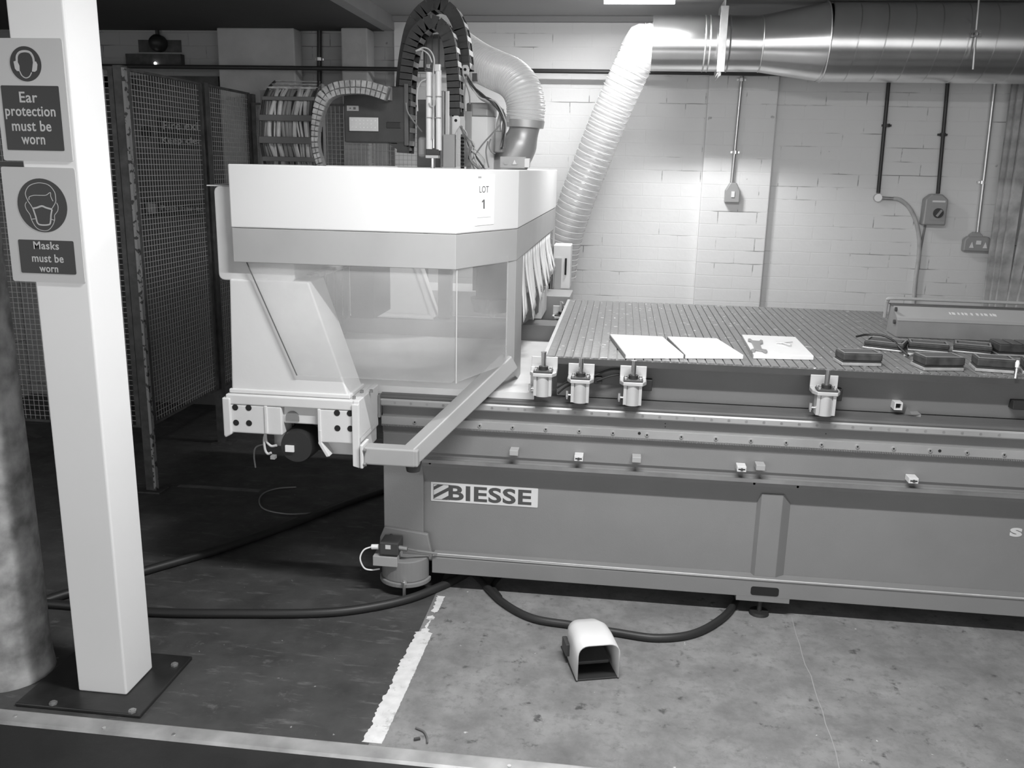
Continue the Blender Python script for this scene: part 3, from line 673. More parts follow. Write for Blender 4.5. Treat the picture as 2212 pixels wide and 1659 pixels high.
# left foot bracket
fx = -.765
def arcp(r, n=20, a0=180, a1=360, cy0=3.11): return [(fx+r*math.cos(math.radians(a0+(a1-a0)*i/n)), cy0+r*.9*math.sin(math.radians(a0+(a1-a0)*i/n))) for i in range(n+1)]
MB().prism([(x, y, .040) for x, y in arcp(.100)], (0, 0, .018)).build('foot_pad', M['base'], bed, bevel=.003)
MB().prism([(x, y, .058) for x, y in arcp(.092)], (0, 0, .085)).build('foot_bracket', M['base'], bed, bevel=.004)
MB().prism([(-.875, 3.115, .12), (-.66, 3.115, .12), (-.68, 3.115, .225), (-.85, 3.115, .245), (-.868, 3.115, .20)], (0, .018, 0)).build('bracket_plate', M['base'], bed, bevel=.004)
p = PY(873, 1258, 3.02); MB().cyl((p.x, 3.02, 0), (p.x, 3.02, .075), .006, seg=10).cyl((p.x, 3.02, .058), (p.x, 3.02, .068), .011, seg=6).build('jack_bolt', M['bolt'], bed)
p = PY(845, 1157, 3.112); MB().cyl(p, p-V((0,.006,0)), .008, seg=12).build('bracket_bolt', M['dark'], bed)
# safety switch + trip cord
a = PY(820, 1172, 3.02); b = PY(860, 1201, 3.02)
sw_ = MB().box(a.x, b.x, 3.02, 3.10, b.z, a.z).build('safety_switch', M['dark'], bed, bevel=.003)
c = PY(838, 1182, 3.019); MB().box(c.x-.010, c.x+.010, 3.0185, 3.0199, c.z-.008, c.z+.008).build('switch_label', M['cover'], sw_)
p = PY(818, 1181, 3.04); q = PY(803, 1181, 3.04); MB().cyl(p, q, .010, seg=14).build('cable_gland', M['white'], sw_, smooth=True)
p = PY(860, 1183, 3.04); q = PY(880, 1186, 3.04); r_ = PY(900, 1190, 3.06); s_ = PY(944, 1196, 3.095)
MB().cyl(p, q, .010, seg=12).cyl(q, r_, .004, seg=8).cyl(r_, s_, .005, seg=8).build('cord_tensioner', M['steel_dull'], sw_, smooth=True)
a = PY(805, 1200, 3.02); b = PY(858, 1226, 3.02); MB().box(a.x, b.x, 3.02, 3.11, b.z, a.z-.002).build('switch_bracket', M['band'], bed, bevel=.002)
MB().tube(spline([PY(803, 1181, 3.04), PY(786, 1188, 3.03), PY(778, 1206, 3.02), PY(786, 1226, 3.02), PY(800, 1231, 3.03), PY(820, 1229, 3.05)], 6), .003, 8).build('white_lead', M['white'], bed, smooth=True)
MB().tube([s_, V((.6, 3.095, .150)), V((XR, 3.095, .150))], .0022, 6).build('trip_cord', M['cable_pale'], bed)
# skirt tab, slot, levelling foot
a = PY(1590, 1290, 3.099); b = PY(1706, 1290, 3.099)
MB().prism([(a.x, 3.099, .076), (b.x, 3.099, .076), (b.x, 3.099, .058), (a.x+.0, 3.099, .058)], (0, .05, 0)).build('skirt_tab', M['base'], bed)
a = PY(1622, 1273, 3.0985); b = PY(1683, 1273, 3.0985); c = (a.x+b.x)/2; hw = (b.x-a.x)/2
rrect(c-hw, c+hw, .083, .117, .009, 3.0998, .0012).build('fork_slot', M['void'], bed, label='dark oval access slot')
for x_ in (c-.01, 2.2):
    MB().cyl((x_, 3.12, 0), (x_, 3.12, .012), .037, .034, 28).cyl((x_, 3.12, .012), (x_, 3.12, .10), .009, seg=12).build('levelling_foot', M['black'], bed, smooth=True)
for x_ in (-.5, .6, 2.2): MB().cyl((x_, 4.2, 0), (x_, 4.2, .10), .03, seg=16).build('levelling_foot', M['black'], bed, smooth=True)

# table top with true grooves
TX0, TX1, TY0, TY1, TZ = -.246, 2.75, YF, 4.566, .942
prof = [(TX0, TZ-.024), (TX0, TZ), (TX0+.012, TZ)]
x = TX0+.0315; pitch = .0315
while x < TX1-.02:
    prof += [(x-.0022, TZ), (x-.0018, TZ-.005), (x+.0018, TZ-.005), (x+.0022, TZ)]; x += pitch
prof += [(TX1, TZ), (TX1, TZ-.024)]
tt = MB()
n = len(prof); A = [(x, TY0, z) for x, z in prof]; B = [(x, TY1, z) for x, z in prof]
fs = [(i, i+1, n+i+1, n+i) for i in range(n-1)] + [(n-1, 0, n, 2*n-1)]
tt.add(A+B, fs)
# end faces as strips (avoid huge n-gons)
zb_ = TZ-.024
for k, yy in ((0, TY0), (1, TY1)):
    for i in range(1, n-2):
        p, q = prof[i], prof[i+1]
        if abs(p[0]-q[0]) < 1e-9: continue
        tt.add([(p[0], yy, zb_), (q[0], yy, zb_), (q[0], yy, q[1]), (p[0], yy, p[1])], [(0,1,2,3)])
table = tt.build('table_top', M['tabletop'], bed)
MB().box(TX0-.001, TX1, TY0-.003, TY0-.0002, TZ-.027, TZ-.0055).build('table_edge', M['edge'], table, label='dark front edge of the table')
MB().box(TX0-.013, TX0-.0002, TY0-.003, TY1, TZ-.027, TZ+.0005).build('table_edge', M['alu'], table, label='pale aluminium left edge')
MB().box(TX0+.02, TX1, TY0+.03, TY1-.02, .911, TZ-.0245).build('table_underlay', M['edge'], table)

# left cover tray and rear rail housing
MB().prism([(-1.30, 3.134, .80), (-.285, 3.134, .80), (-.285, 4.14, .80), (-1.30, 4.14, .80)], (0, 0, -.006)).build('cover_tray', M['cover'], bed, bevel=.002, label='pale dusty sheet cover left of the table')
pts = [(-1.28, 3.132, .80), (-.287, 3.132, .80), (-.287, 3.132, .778), (-.292, 3.132, .772), (-.30, 3.132, .769), (-1.28, 3.132, .769)]
MB().prism(pts, (0, .003, 0)).build('tray_lip', M['cover'], bed)
MB().box(-1.45, 2.9, 4.145, 4.30, .60, .875).build('rear_rail_housing', mat('grey_rear_rail', .16, .5), bed, bevel=.002)

# pneumatic stops
def stop(px_, py_rodtop, Y=3.085, label=None, yb=YF-.0035):
    p = PY(px_, py_rodtop, Y); x = p.x; zt = p.z
    zc = zt-.052    # collar level
    root = MB()
    root.cyl((x, Y, zc-.105), (x, Y, zc-.018), .029, seg=28)
    root.box(x-.032, x-.0215, Y-.024, Y+.02, zc-.102, zc-.018)
    root.box(x+.0215, x+.032, Y-.024, Y+.02, zc-.102, zc-.018)
    b = root.build('stop_cylinder', M['alu'], bed, smooth=True, label=label)
    MB().cyl((x, Y, zc-.01), (x, Y, zt), .0092, seg=20).cyl((x, Y, zt), (x, Y, zt+.002), .0105, seg=20).build('rod', M['chrome'], b, smooth=True)
    MB().cyl((x, Y, zc-.012), (x, Y, zc+.002), .017, seg=20).build('rod_seal', M['black'], b, smooth=True)
    MB().box(x-.034, x+.034, Y-.030, Y+.022, zc-.018, zc-.010).build('cap_plate', M['dark'], b, bevel=.003)
    MB().prism([(x-.047, yb-.0005, zc-.018), (x+.047, yb-.0005, zc-.018), (x+.047, Y-.006, zc-.018), (x+.034, Y-.034, zc-.018), (x-.034, Y-.034, zc-.018), (x-.047, Y-.006, zc-.018)], (0, 0, -.013)).build('shelf_bracket', M['alu'], b, bevel=.002)
    MB().box(x-.047, x+.047, yb-.0035, yb, zc-.018, zc+.026).build('back_plate', M['alu'], b, bevel=.002)
    for dx in (-.026, .026):
        for dy in (-.022, .014):
            MB().cyl((x+dx, Y+dy, zc-.010), (x+dx, Y+dy, zc-.004), .0055, seg=12).build('cap_screw', M['bolt'], b, smooth=True)
    MB().cyl((x-.03, Y, zc-.082), (x-.046, Y, zc-.082), .004, seg=10).cyl((x-.046, Y, zc-.090), (x-.046, Y, zc-.066), .0055, seg=10).cyl((x-.046, Y-.002, zc-.09), (x-.046, Y-.002, zc-.097), .003, seg=8).build('air_fitting', M['bolt'], b, smooth=True)
stop(1175, 761, 3.075, 'stop cylinder beyond the table corner'); stop(1256, 775); stop(1370, 780); stop(1789, 800)
stop(1214, 652, 4.40, 'rear stop cylinder behind the table corner', 4.445)
MB().box(-.30, -.247, 3.11, 3.19, .83, .905).build('corner_bracket', M['alu'], bed, bevel=.002)

# ================================================================== THINGS ON THE TABLE
def board(label, pts, th=.016, edge=True):
    P_ = [at(x, y, Z=TZ+th) for x, y in pts]
    b = MB().prism([(p.x, p.y, TZ+.0008) for p in P_], (0, 0, th)); o = thing('white_board', label, 'board', V((P_[3].x, P_[3].y, TZ)), 'white faced offcuts on the table')
    b.build('panel', M['board'], o, bevel=.0015)
    a, d = P_[0], P_[3]; dv = (a-d); nrm = V((-dv.y, dv.x, 0)).normalized()
    if nrm.x > 0: nrm = -nrm
    MB().prism([(a.x, a.y, TZ+.001), (d.x, d.y, TZ+.001), (d.x+nrm.x*.002, d.y+nrm.y*.002, TZ+.001), (a.x+nrm.x*.002, a.y+nrm.y*.002, TZ+.001)], (0, 0, th-.002)).build('chipboard_edge', M['board_edge'], o, label='bare brown left edge')
    return o
board('left of the two white offcut boards lying side by side on the table', [(1318, 722), (1431, 727), (1477, 766), (1352, 766)])
board('white offcut board with a clipped corner lying against the left board', [(1442, 727), (1549, 731), (1606, 767), (1481, 766)])
board('white offcut board lying alone with the bone-shaped spanner on it', [(1603, 723), (1718, 728), (1758, 769), (1628, 766)])
# bone spanner
zt_ = TZ+.0172
bp = [(1616, 731), (1621, 731), (1626, 735), (1640, 736), (1643, 733), (1648, 735), (1648, 740), (1642, 742), (1646, 753), (1656, 755), (1658, 758), (1655, 761), (1651, 760), (1646, 757), (1632, 755), (1631, 758), (1624, 758), (1622, 754), (1630, 752), (1626, 742), (1623, 737), (1616, 735)]
tag(MB().prism([at(x, y, Z=zt_+.006)-V((0,0,.006)) for x, y in bp], (0, 0, .006)).build('bone_spanner', mat('grey_spanner_steel', .30, .4, metal=.3), bevel=.001), 'flat grey bone-shaped spanner lying on the single white board', 'spanner')
a = at(1677, 740, Z=zt_+.004); b = at(1708, 747, Z=zt_+.004); c = at(1690, 741, Z=zt_+.004)
o = thing('small_valve_tool', 'small brass-coloured fitting lying on the single white board right of the spanner', 'fitting', V((c.x, c.y, zt_)))
MB().cyl(a, c, .003, .004, 10).cyl(c, b, .004, .0055, 12).build('body', M['alu'], o, smooth=True)
e = at(1712, 739, Z=zt_+.006); MB().cyl(c, e, .003, .002, 8).build('lever', M['alu'], o, smooth=True)

# suction pods (centre of front-top edge in the photograph, width px)
def pod(label, fl, fr, depth=.13, th=.055, plate=.022, ribs=False, wide=.004, dx=-.5):
    """fl, fr: front bottom corners of the base plate on the table"""
    a = at(*fl, Z=TZ+.001); b = at(*fr, Z=TZ+.001); u = (b-a); w = u.length; u.normalize(); v = V((-u.y, u.x, 0))
    o = thing('suction_pod', label, 'suction pod', V((a.x, a.y, TZ)), 'vacuum pods on the table')
    def bx(x0, x1, y0, y1, z0, z1, nm, mt, bev=.002, par=None):
        pts = [a+u*x0+v*y0, a+u*x1+v*y0, a+u*x1+v*y1, a+u*x0+v*y1]
        return MB().prism([(p.x, p.y, TZ+.001+z0) for p in pts], (0, 0, z1-z0)).build(nm, mt, o, bevel=bev)
    bx(0, w, 0, depth, 0, plate*.55, 'base_plate', M['pod_base'])
    bx(wide, w-wide+.006, .006, depth-.006, plate*.55, plate*.55+.006, 'shadow_gasket', M['black'])  # thin black layer set in between base plate and body
    z0 = plate*.55+.006
    bx(.004, w+.004, .004, depth-.004, z0, z0+th*.55, 'body', M['pod'], .005)
    zt2 = z0+th*.55
    if ribs:
        for i in range(4):
            x0 = .006+i*(w/4); bx(x0, x0+w/4-.010, .008, depth-.01, zt2, zt2+.003, 'top_pad', M['base_dark'], .001)
    else:
        bx(.008, w, .010, .016, zt2, zt2+.003, 'seal_lip', M['cable_mid'], .001); bx(.008, w, depth-.016, depth-.010, zt2, zt2+.003, 'seal_lip', M['cable_mid'], .001)
        bx(.008, .014, .016, depth-.016, zt2, zt2+.003, 'seal_lip', M['cable_mid'], .001); bx(w-.006, w, .016, depth-.016, zt2, zt2+.003, 'seal_lip', M['cable_mid'], .001)
        bx(.02, w-.012, .022, depth-.022, zt2, zt2+.0012, 'top_pad', M['base_dark'], 0)
    return o
pod('suction pod at the left front, nearest the single white board', (1818, 790), (1904, 792), .095, .048, .020)
pod('suction pod in the back row with the black cord lying over it', (1862, 752), (1948, 762), .12, .030, .014)
pod('second front-row suction pod, right of the gap in the grooved table', (1995, 801), (2082, 802), .10, .052, .020)
pod('third front-row suction pod with a white fitting at its right end', (2106, 802), (2191, 808), .10, .052, .020)
pod('back-row suction pod just right of the black cord, against the guard housing', (1960, 757), (2048, 764), .10, .032, .012)
pod('back-row suction pod with a pale grained base plate in the middle of the housing', (2056, 760), (2140, 768), .10, .034, .012)
pod('dark ribbed pod at the far right of the back row', (2155, 768), (2262, 773), .12, .056, .012, ribs=True)
pod('suction pod cut by the right picture edge in the front row', (2208, 808), (2300, 816), .10, .052, .020)
p = at(2198, 786, Z=TZ+.05); tag(MB().tube([p+V((0,0,-.012)), p+V((0,0,.004)), p+V((0,0,.012))], [.006, .007, .004], 12).cyl((p.x, p.y, TZ), (p.x, p.y, p.z-.01), .003, seg=8).build('plastic_stopper', M['white'], smooth=True), 'small white plastic cap between the last two front-row pods', 'cap')
pts = [at(1850, 727, Z=TZ+.047), at(1872, 723, Z=TZ+.052), at(1905, 724, Z=TZ+.055), at(1930, 736, Z=TZ+.04), at(1945, 752, Z=TZ+.02), at(1962, 768, Z=TZ+.012)]
tag(MB().tube(spline(pts, 8), .0042, 8).build('black_cord', M['black'], smooth=True), 'black cord lying over the back-row pod and down onto the table', 'cord')
p = at(1958, 768, Z=TZ+.004); q = at(1968, 764, Z=TZ+.004)
tag(MB().beam(p, q, .02, .006).build('clamp_tab', M['cover']), 'small pale tab at the lower end of the black cord', 'tab')

# guard housing on table
o = thing('guard_housing', 'long grey sheet metal housing with a tube handle on the right of the table', 'machine guard', V((1.6, 3.9, TZ)))
a = at(1935, 728, Z=TZ+.001); yh = a.y; xh = a.x
zt1 = PY(1938, 686, yh).z; zt2 = at(1935, 657, Y=yh+.14).z
MB().prism([(xh, yh, TZ+.001), (xh, yh, zt1), (xh, yh+.075, zt2), (xh, yh+.14, zt2), (xh, yh+.14, TZ+.001)], (1.3, 0, 0)).build('cover', mat('grey_sheet_housing', .24, .5, var=.1, vscale=9), o, bevel=.002)
MB().prism([(xh-.002, yh-.003, zt1-.012), (xh-.002, yh-.003, zt1+.001), (xh-.002, yh+.075, zt2+.002), (xh-.002, yh+.075, zt2-.004)], (1.3, 0, 0)).build('sloped_lid', M['band'], o, label='pale dusty sloping lid')
MB().box(xh-.003, xh+1.3, yh+.076, yh+.14, zt2+.0005, zt2+.005).build('top_strip', M['base_dark'], o)
p = PY(2101, 679, yh+.05); MB().cyl(p+V((0,.03,-.005)), p, .005, seg=12).build('knob', M['black'], o)
a = at(1930, 640, Y=yh+.12); b = at(2212, 660, Y=yh+.12)
zh = (a.z+b.z)/2
MB().tube(spline([(xh-.012, yh+.15, zt2-.06), (xh-.012, yh+.14, zh-.03), (xh-.010, yh+.13, zh-.01), (xh+.015, yh+.12, zh), (xh+.3, yh+.12, zh), (xh+1.3, yh+.12, zh)], 6), .007, 12).build('tube_handle', M['band'], o, smooth=True)
for px_, py_ in ((1935, 668), (1935, 695)):
    p = PY(px_, py_, yh+.03); MB().cyl(V((xh-.008, p.y, p.z)), V((xh, p.y, p.z)), .009, seg=12).build('hinge_bolt', M['dark'], o)
sv = V((0, .075, zt2-zt1)).normalized(); mk = MB()
for i, (dx, w_) in enumerate(((0, .006), (.014, .012), (.034, .007), (.050, .007), (.064, .010), (.086, .008), (.108, .009), (.126, .007), (.142, .012), (.162, .007), (.176, .013))):
    mk.obox(V((xh+.215+dx, yh+.036, (zt1+zt2)/2+.0022)), V((w_/2, 0, 0))+sv*-.002, sv*.008, V((0, -.0004, .0004)))
mk.build('worn_stencil_marks', M['hood'], o)

# ================================================================== FLOOR THINGS
def hose(pxs, r, m_, label, name='floor_hose', z=None):
    zz = r if z is None else z
    pts = [at(x, y, Z=zz) for x, y in pxs]
    return tag(MB().tube(spline(pts, 10), r, 12).build(name, m_, smooth=True), label, 'cable', 'black hoses on the floor' if name == 'floor_hose' else None)
hose([(-500, 1260), (-200, 1290), (80, 1302), (330, 1322), (520, 1325), (680, 1324), (780, 1315), (880, 1294), (950, 1267), (1000, 1243), (1060, 1205)], .016, M['black'], 'thick black hose crossing the floor and passing under the left foot of the bed')
hose([(-420, 1480), (-200, 1400), (-30, 1345), (120, 1290), (330, 1228), (470, 1188), (560, 1157), (640, 1128), (760, 1082), (840, 1055), (900, 1035)], .018, M['black'], 'ribbed black hose running from behind the white post to under the bed')
hose([(1010, 1225), (1040, 1255), (1085, 1300), (1150, 1335), (1235, 1350), (1330, 1366), (1420, 1378), (1500, 1368), (1560, 1335), (1588, 1300), (1590, 1275)], .014, M['black'], 'black hose looping out from under the bed past the foot pedal')
hose([(1110, 1215), (1085, 1240), (1065, 1265), (1080, 1290)], .010, M['black'], 'short black cable curl under the front skirt of the bed')
tag(MB().tube(spline([at(x, y, Z=.006) for x, y in ((680, 1108), (620, 1110), (572, 1100), (560, 1082), (570, 1065), (600, 1055), (640, 1052))], 8), .0035, 8).build('thin_wire', M['cable_mid'], smooth=True), 'thin pale wire curling on the dark floor behind the gantry motor', 'cable')
tag(MB().tube(spline([at(x, y, Z=.004) for x, y in ((898, 1572), (915, 1580), (922, 1592), (923, 1605))], 6), .003, 8).build('cable_offcut', mat('dull_offcut', .12, .7), smooth=True), 'short bent offcut of cable lying near the threshold strip', 'cable offcut')
p = at(901, 1596, Z=.004); tag(MB().beam(p-V((.008,.004,0)), p+V((.008,.004,0)), .008, .006).build('wood_chip', mat('dark_chip', .06, .8)), 'dark little chip beside the bent cable offcut', 'debris')

# foot pedal
o = thing('foot_pedal', 'pale hooded foot pedal standing on the floor in front of the bed', 'foot pedal', V((0, 2.66, 0)))
A = at(1245, 1471, Z=0); B = at(1334, 1464, Z=0); u = (B-A).normalized(); v = V((-u.y, u.x, 0)); W_ = (B-A).length; D = .21
def sec(t, s, hgt, wd):
    """arch section at depth t (0 front)"""
    pts = []; n = 14
    base = A+v*(t*D); x0 = (W_-wd)/2; r = min(.035, hgt*.45)
    q = [(x0, .006), (x0, hgt-r)]
    for k in range(1, 6): a_ = math.radians(180-18*k); q.append((x0+r+r*math.cos(a_), hgt-r+r*math.sin(a_)))
    for k in range(0, 6): a_ = math.radians(90-18*k); q.append((x0+wd-r+r*math.cos(a_), hgt-r+r*math.sin(a_)))
    q += [(x0+wd, .006)]
    return [base+u*(x_*1)+V((0,0,z_)) for x_, z_ in q]
secs = [sec(-.04, 0, .128, W_+.004), sec(.35, 0, .136, W_+.002), sec(.62, 0, .132, W_), sec(.85, 0, .118, W_-.02), sec(1.0, 0, .085, W_-.045)]
n = len(secs[0]); mb = MB(); vs = [p for s_ in secs for p in s_]
fs = [(i*n+k, i*n+k+1, (i+1)*n+k+1, (i+1)*n+k) for i in range(len(secs)-1) for k in range(n-1)]
fs.append(tuple(range((len(secs)-1)*n, len(secs)*n)))
mb.add(vs, fs); hd = mb.build('hood', mat('pale_cast_pedal_hood', .62, .45), o, smooth=True)
sm = hd.modifiers.new('solid', 'SOLIDIFY'); sm.thickness = .004; sm.offset = -1
pts = [A+u*-.004+v*-.004, A+u*(W_+.004)+v*-.004, A+u*(W_+.004)+v*(D), A+u*-.004+v*D]
MB().prism([(p.x, p.y, 0) for p in pts], (0, 0, .006)).build('base', M['black'], o, bevel=.002)
pts = [A+u*.015+v*.05, A+u*(W_-.015)+v*.05, A+u*(W_-.015)+v*.16, A+u*.015+v*.16]
MB().prism([V((p.x, p.y, z)) for p, z in zip(pts, (.025, .025, .05, .05))], (0, 0, .012)).build('treadle', M['dark'], o, bevel=.003)
c = A+u*-.005+v*.13; MB().obox(c+V((0,0,.05)), u*.008, v*.03, V((0,0,.022))).build('side_latch', M['dark'], o, bevel=.003)

# ================================================================== GANTRY
YB = 2.847
g = thing('gantry', 'white moving gantry with a hooded enclosure, clear windows and cream columns', 'machine gantry', V((-.85, 3.5, .58)))
# carriage block
XB = -.862
cb = MB()
cb.box(-1.34, XB-.004, 2.855, 3.098, .775, .8115)                     # top slab
cb.box(-1.34, -1.14, 2.857, 3.10, .672, .775)
cb.box(-1.14, -1.006, 2.875, 3.10, .712, .775)
cb.box(-1.006, XB, 2.857, 3.10, .655, .775)
cb.box(-.998, XB-.006, 2.90, 3.095, .600, .655)
cb.build('carriage', M['cast'], g, bevel=.005, bseg=3)
MB().prism([(-1.350, 2.847, .800), (-1.322, 2.847, .798), (-1.322, 2.847, .668), (-1.345, 2.847, .655), (-1.350, 2.847, .664)], (0, .22, 0)).build('left_flange', M['cast'], g, bevel=.004)
MB().prism([(XB, 2.847, .800), (XB-.024, 2.847, .800), (XB-.024, 2.847, .578), (XB, 2.847, .572)], (0, .02, 0)).build('front_flange', M['cast'], g, bevel=.002)
MB().prism([(XB+.001, 2.853, .8125), (XB+.001, 3.10, .8125), (XB+.001, 3.10, .705), (XB+.001, 3.03, .675), (XB+.001, 2.853, .675)], (-.022, 0, 0)).build('side_plate', M['cast'], g, bevel=.003)
MB().prism([(-1.006, 2.852, .70), (-.998, 2.852, .70), (-.998, 2.852, .655), (-.970, 2.852, .607), (-.982, 2.852, .604), (-1.010, 2.852, .652)], (0, .2, 0)).build('gusset', M['cast'], g, bevel=.002)
for gx in (-1.312+.0, -1.012): pass
for (hx, hy) in ((508, 880), (537, 881), (510, 913), (538, 914), (728, 892), (756, 893), (729, 925), (757, 926)):
    p = PY(hx, hy, 2.8565); MB().cyl(p, p-V((0, .0008, 0)), .0108, seg=24).build('bolt_hole', M['void'], g)
for (x0) in (575, 690):
    p = PY(x0, 890, 2.86); MB().box(p.x-.006, p.x+.006, 2.853, 2.88, .66 if x0 == 690 else .675, .776).build('rib', M['cast'], g, bevel=.003)
p = PY(632, 902, 2.874)
MB().prism([(p.x+.024*math.cos(math.radians(a)), 2.874, p.z+.024*math.sin(math.radians(a))) for a in range(0, 181, 12)]+[(p.x-.024, 2.874, p.z-.012), (p.x+.024, 2.874, p.z-.012)], (0, -.003, 0)).build('bearing_disc', M['base'], g)
for px_, py_ in ((765, 861), (782, 848), (802, 847)):
    p = at(px_, py_, Z=.813); MB().cyl((p.x, p.y, .812), (p.x, p.y, .822), .006, seg=10).build('top_bolt', M['steel_dull'], g)
MB().box(XB+.003, XB+.010, 3.085, 3.105, .69, .775).build('rail_scraper', M['steel_dull'], g)
# drive motor
p = PY(640, 965, 2.87)
mo = MB().tube([(p.x, 3.08, p.z+.0), (p.x, 2.93, p.z), (p.x, 2.885, p.z), (p.x, 2.870, p.z)], [.062, .062, .060, .056], 32).build('drive_motor', M['black'], g, smooth=True)
q = PY(626, 969, 2.866); MB().box(q.x-.0155, q.x+.0155, 2.862, 2.869, q.z-.0115, q.z+.0115).build('motor_label', M['white'], mo)
MB().box(-1.16, -1.01, 2.97, 3.09, .585, .712).build('gearbox', M['black'], g, bevel=.01)
MB().cyl((-1.165, 2.93, .735), (-1.165, 2.93, .62), .033, seg=24).build('motor_shield', M['metalclad'], g, smooth=True)
for q in ([(592, 905), (577, 925), (575, 950), (585, 963), (598, 962)], [(590, 906), (572, 940), (572, 968), (578, 980), (586, 978)]):
    MB().tube(spline([PY(x, y, 2.88) for x, y in q], 6), .0045, 8).build('motor_cable', M['cable_pale'], g, smooth=True)
q = PY(592, 986, 2.875); MB().box(q.x-.008, q.x+.008, 2.86, 2.88, q.z-.006, q.z+.006).build('plug', M['metalclad'], g)
MB().tube(spline([PY(x, y, 2.95) for x, y in ((575, 958), (553, 966), (549, 985), (552, 1010))], 6), .003, 8).build('motor_cable', M['cable_mid'], g, smooth=True)
# column plates (near and far)
def column(y0, dep, nm, lab=None, tube_edge=False):
    a = PY(492, 864, YB+.02); 
    pts = [(-1.325, y0, .813), (-.905, y0, .813), (-.905, y0, .825), (-1.035, y0, 1.21), (-1.312, y0, 1.21)]
    c_ = MB().prism(pts, (0, dep, 0)).build(nm, M['cast'], g, bevel=.006, bseg=3, label=lab)
    MB().box(-1.332, -.897, y0-.006, y0+dep+.008, .8125, .828).build('column_foot', M['cast'], c_, bevel=.004)
    return c_
c1 = column(2.875, .16, 'column', 'near cream column plate')
fc = MB().prism([(-1.33, 4.16, .885), (-.87, 4.16, .885), (-.98, 4.16, 1.21), (-1.31, 4.16, 1.21)], (0, .12, 0)).build('column', M['cast'], g, bevel=.006, label='far cream column plate seen through the window')
MB().cyl((-1.33, 4.145, .892), (-.875, 4.145, .892), .012, seg=12).cyl((-.875, 4.145, .892), (-.985, 4.145, 1.21), .014, seg=12).build('column_rim', M['cast'], fc, smooth=True)
MB().box(-.86, -.80, 4.18, 4.24, .885, 1.25).build('rear_guide', M['base_dark'], g)
# cross beam + end cover
MB().box(-1.365, -1.10, 3.0, 4.30, 1.215, 1.50).build('cross_beam', M['cover'], g, bevel=.004)
a = PY(455, 402, 2.86); b = PY(465, 606, 2.86); c = PY(632, 612, 2.86)
ec = rrect(a.x, c.x, b.z, a.z, .02, 3.0, .118).build('beam_end_cover', M['cover'], g, bevel=.003)
MB().prism([(a.x-.033, 2.90, a.z-.001), (c.x, 2.90, a.z-.001), (c.x, 2.90, a.z+.003), (a.x-.033, 2.90, a.z+.003)], (0, .3, 0)).build('lip', M['cover'], ec)
MB().box(-1.35, -1.075, 3.0, 4.2, 1.198, 1.214).build('beam_bottom_plate', mat('dusty_edge', .52, .8, var=.35, vscale=25), g)
MB().box(-1.02, -.93, 3.30, 3.55, 1.02, 1.56).build('saddle_plate', M['base_dark'], g)
for k in range(8):
    MB().box(-1.09, -1.086, 3.02+.1*k, 3.10+.1*k, .98+.01*(k % 3), 1.20).build('bellows_strip', M['base'], g)
# hood: ring of folded sheet
HZ0, HZ1, HZ2 = 1.272, 1.3845, 1.590
ring = [(-1.281, YB), (-.528, YB), (-.371, 3.20), (-.371, 5.03), (-1.281, 5.03)]
def ringmesh(z0, z1, t, name, m_, grow=0., close=True, bev=.002):
    mb = MB(); n = len(ring); c0 = V((-.83, 3.9))
    outp = []; 
    for (x, y) in ring:
        outp.append((x, y))
    def off(poly, d):
        r = []
        for i in range(len(poly)):
            p0 = V(poly[i-1]+(0,)); p1 = V(poly[i]+(0,)); p2 = V(poly[(i+1) % len(poly)]+(0,))
            d1 = (p1-p0).normalized(); d2 = (p2-p1).normalized(); n1 = V((-d1.y, d1.x, 0)); n2 = V((-d2.y, d2.x, 0))
            bis = (n1+n2).normalized(); r.append(p1+bis*(d/max(.3, bis.dot(n1))))
        return r
    o_ = off(outp, -grow); i_ = off(outp, t-grow)
    vs = [V((p.x, p.y, z)) for z in (z0, z1) for p in o_]+[V((p.x, p.y, z)) for z in (z0, z1) for p in i_]
    fs = []
    for k in range(n):
        k2 = (k+1) % n
        fs += [(k, k2, n+k2, n+k), (2*n+k2, 2*n+k, 3*n+k, 3*n+k2), (n+k, n+k2, 3*n+k2, 3*n+k), (k2, k, 2*n+k, 2*n+k2)]
    return mb.add(vs, fs).build(name, m_, g, bevel=bev)
hood = ringmesh(HZ1+.0015, HZ2, .018, 'hood_panel', M['hood'], .002, bev=.004)
hood['label'] = 'tall white upper hood panel'
band = ringmesh(HZ0, HZ1, .014, 'hood_band', M['band'], 0)
band['label'] = 'light grey lower band of the hood'
MB().box(-1.26, -.86, 2.87, 5.0, 1.560, 1.566).build('hood_deck', M['hood'], g)
# right side sheets
MB().prism([(-.372, 3.200, HZ0+.0), (-.372, 3.43, HZ0+.0), (-.372, 3.43, .80), (-.372, 3.38, .79), (-.372, 3.200, .858)], (-.004, 0, 0)).build('side_post', M['band'], g, bevel=.001)
MB().prism([(-.373, 3.198, HZ0), (-.395, 3.156, HZ0), (-.395, 3.156, .88), (-.373, 3.198, .86)], (-.004, 0, 0)).build('side_post', M['band'], g)
MB().box(-.374, -.370, 4.93, 5.03, .84, 1.385).build('side_post', M['band'], g)
MB().prism([(-.385, 3.44, .985), (-.385, 5.0, .85), (-.385, 5.0, 1.0), (-.385, 3.44, 1.10)], (-.004, 0, 0)).build('side_curtain', M['base_dark'], g)
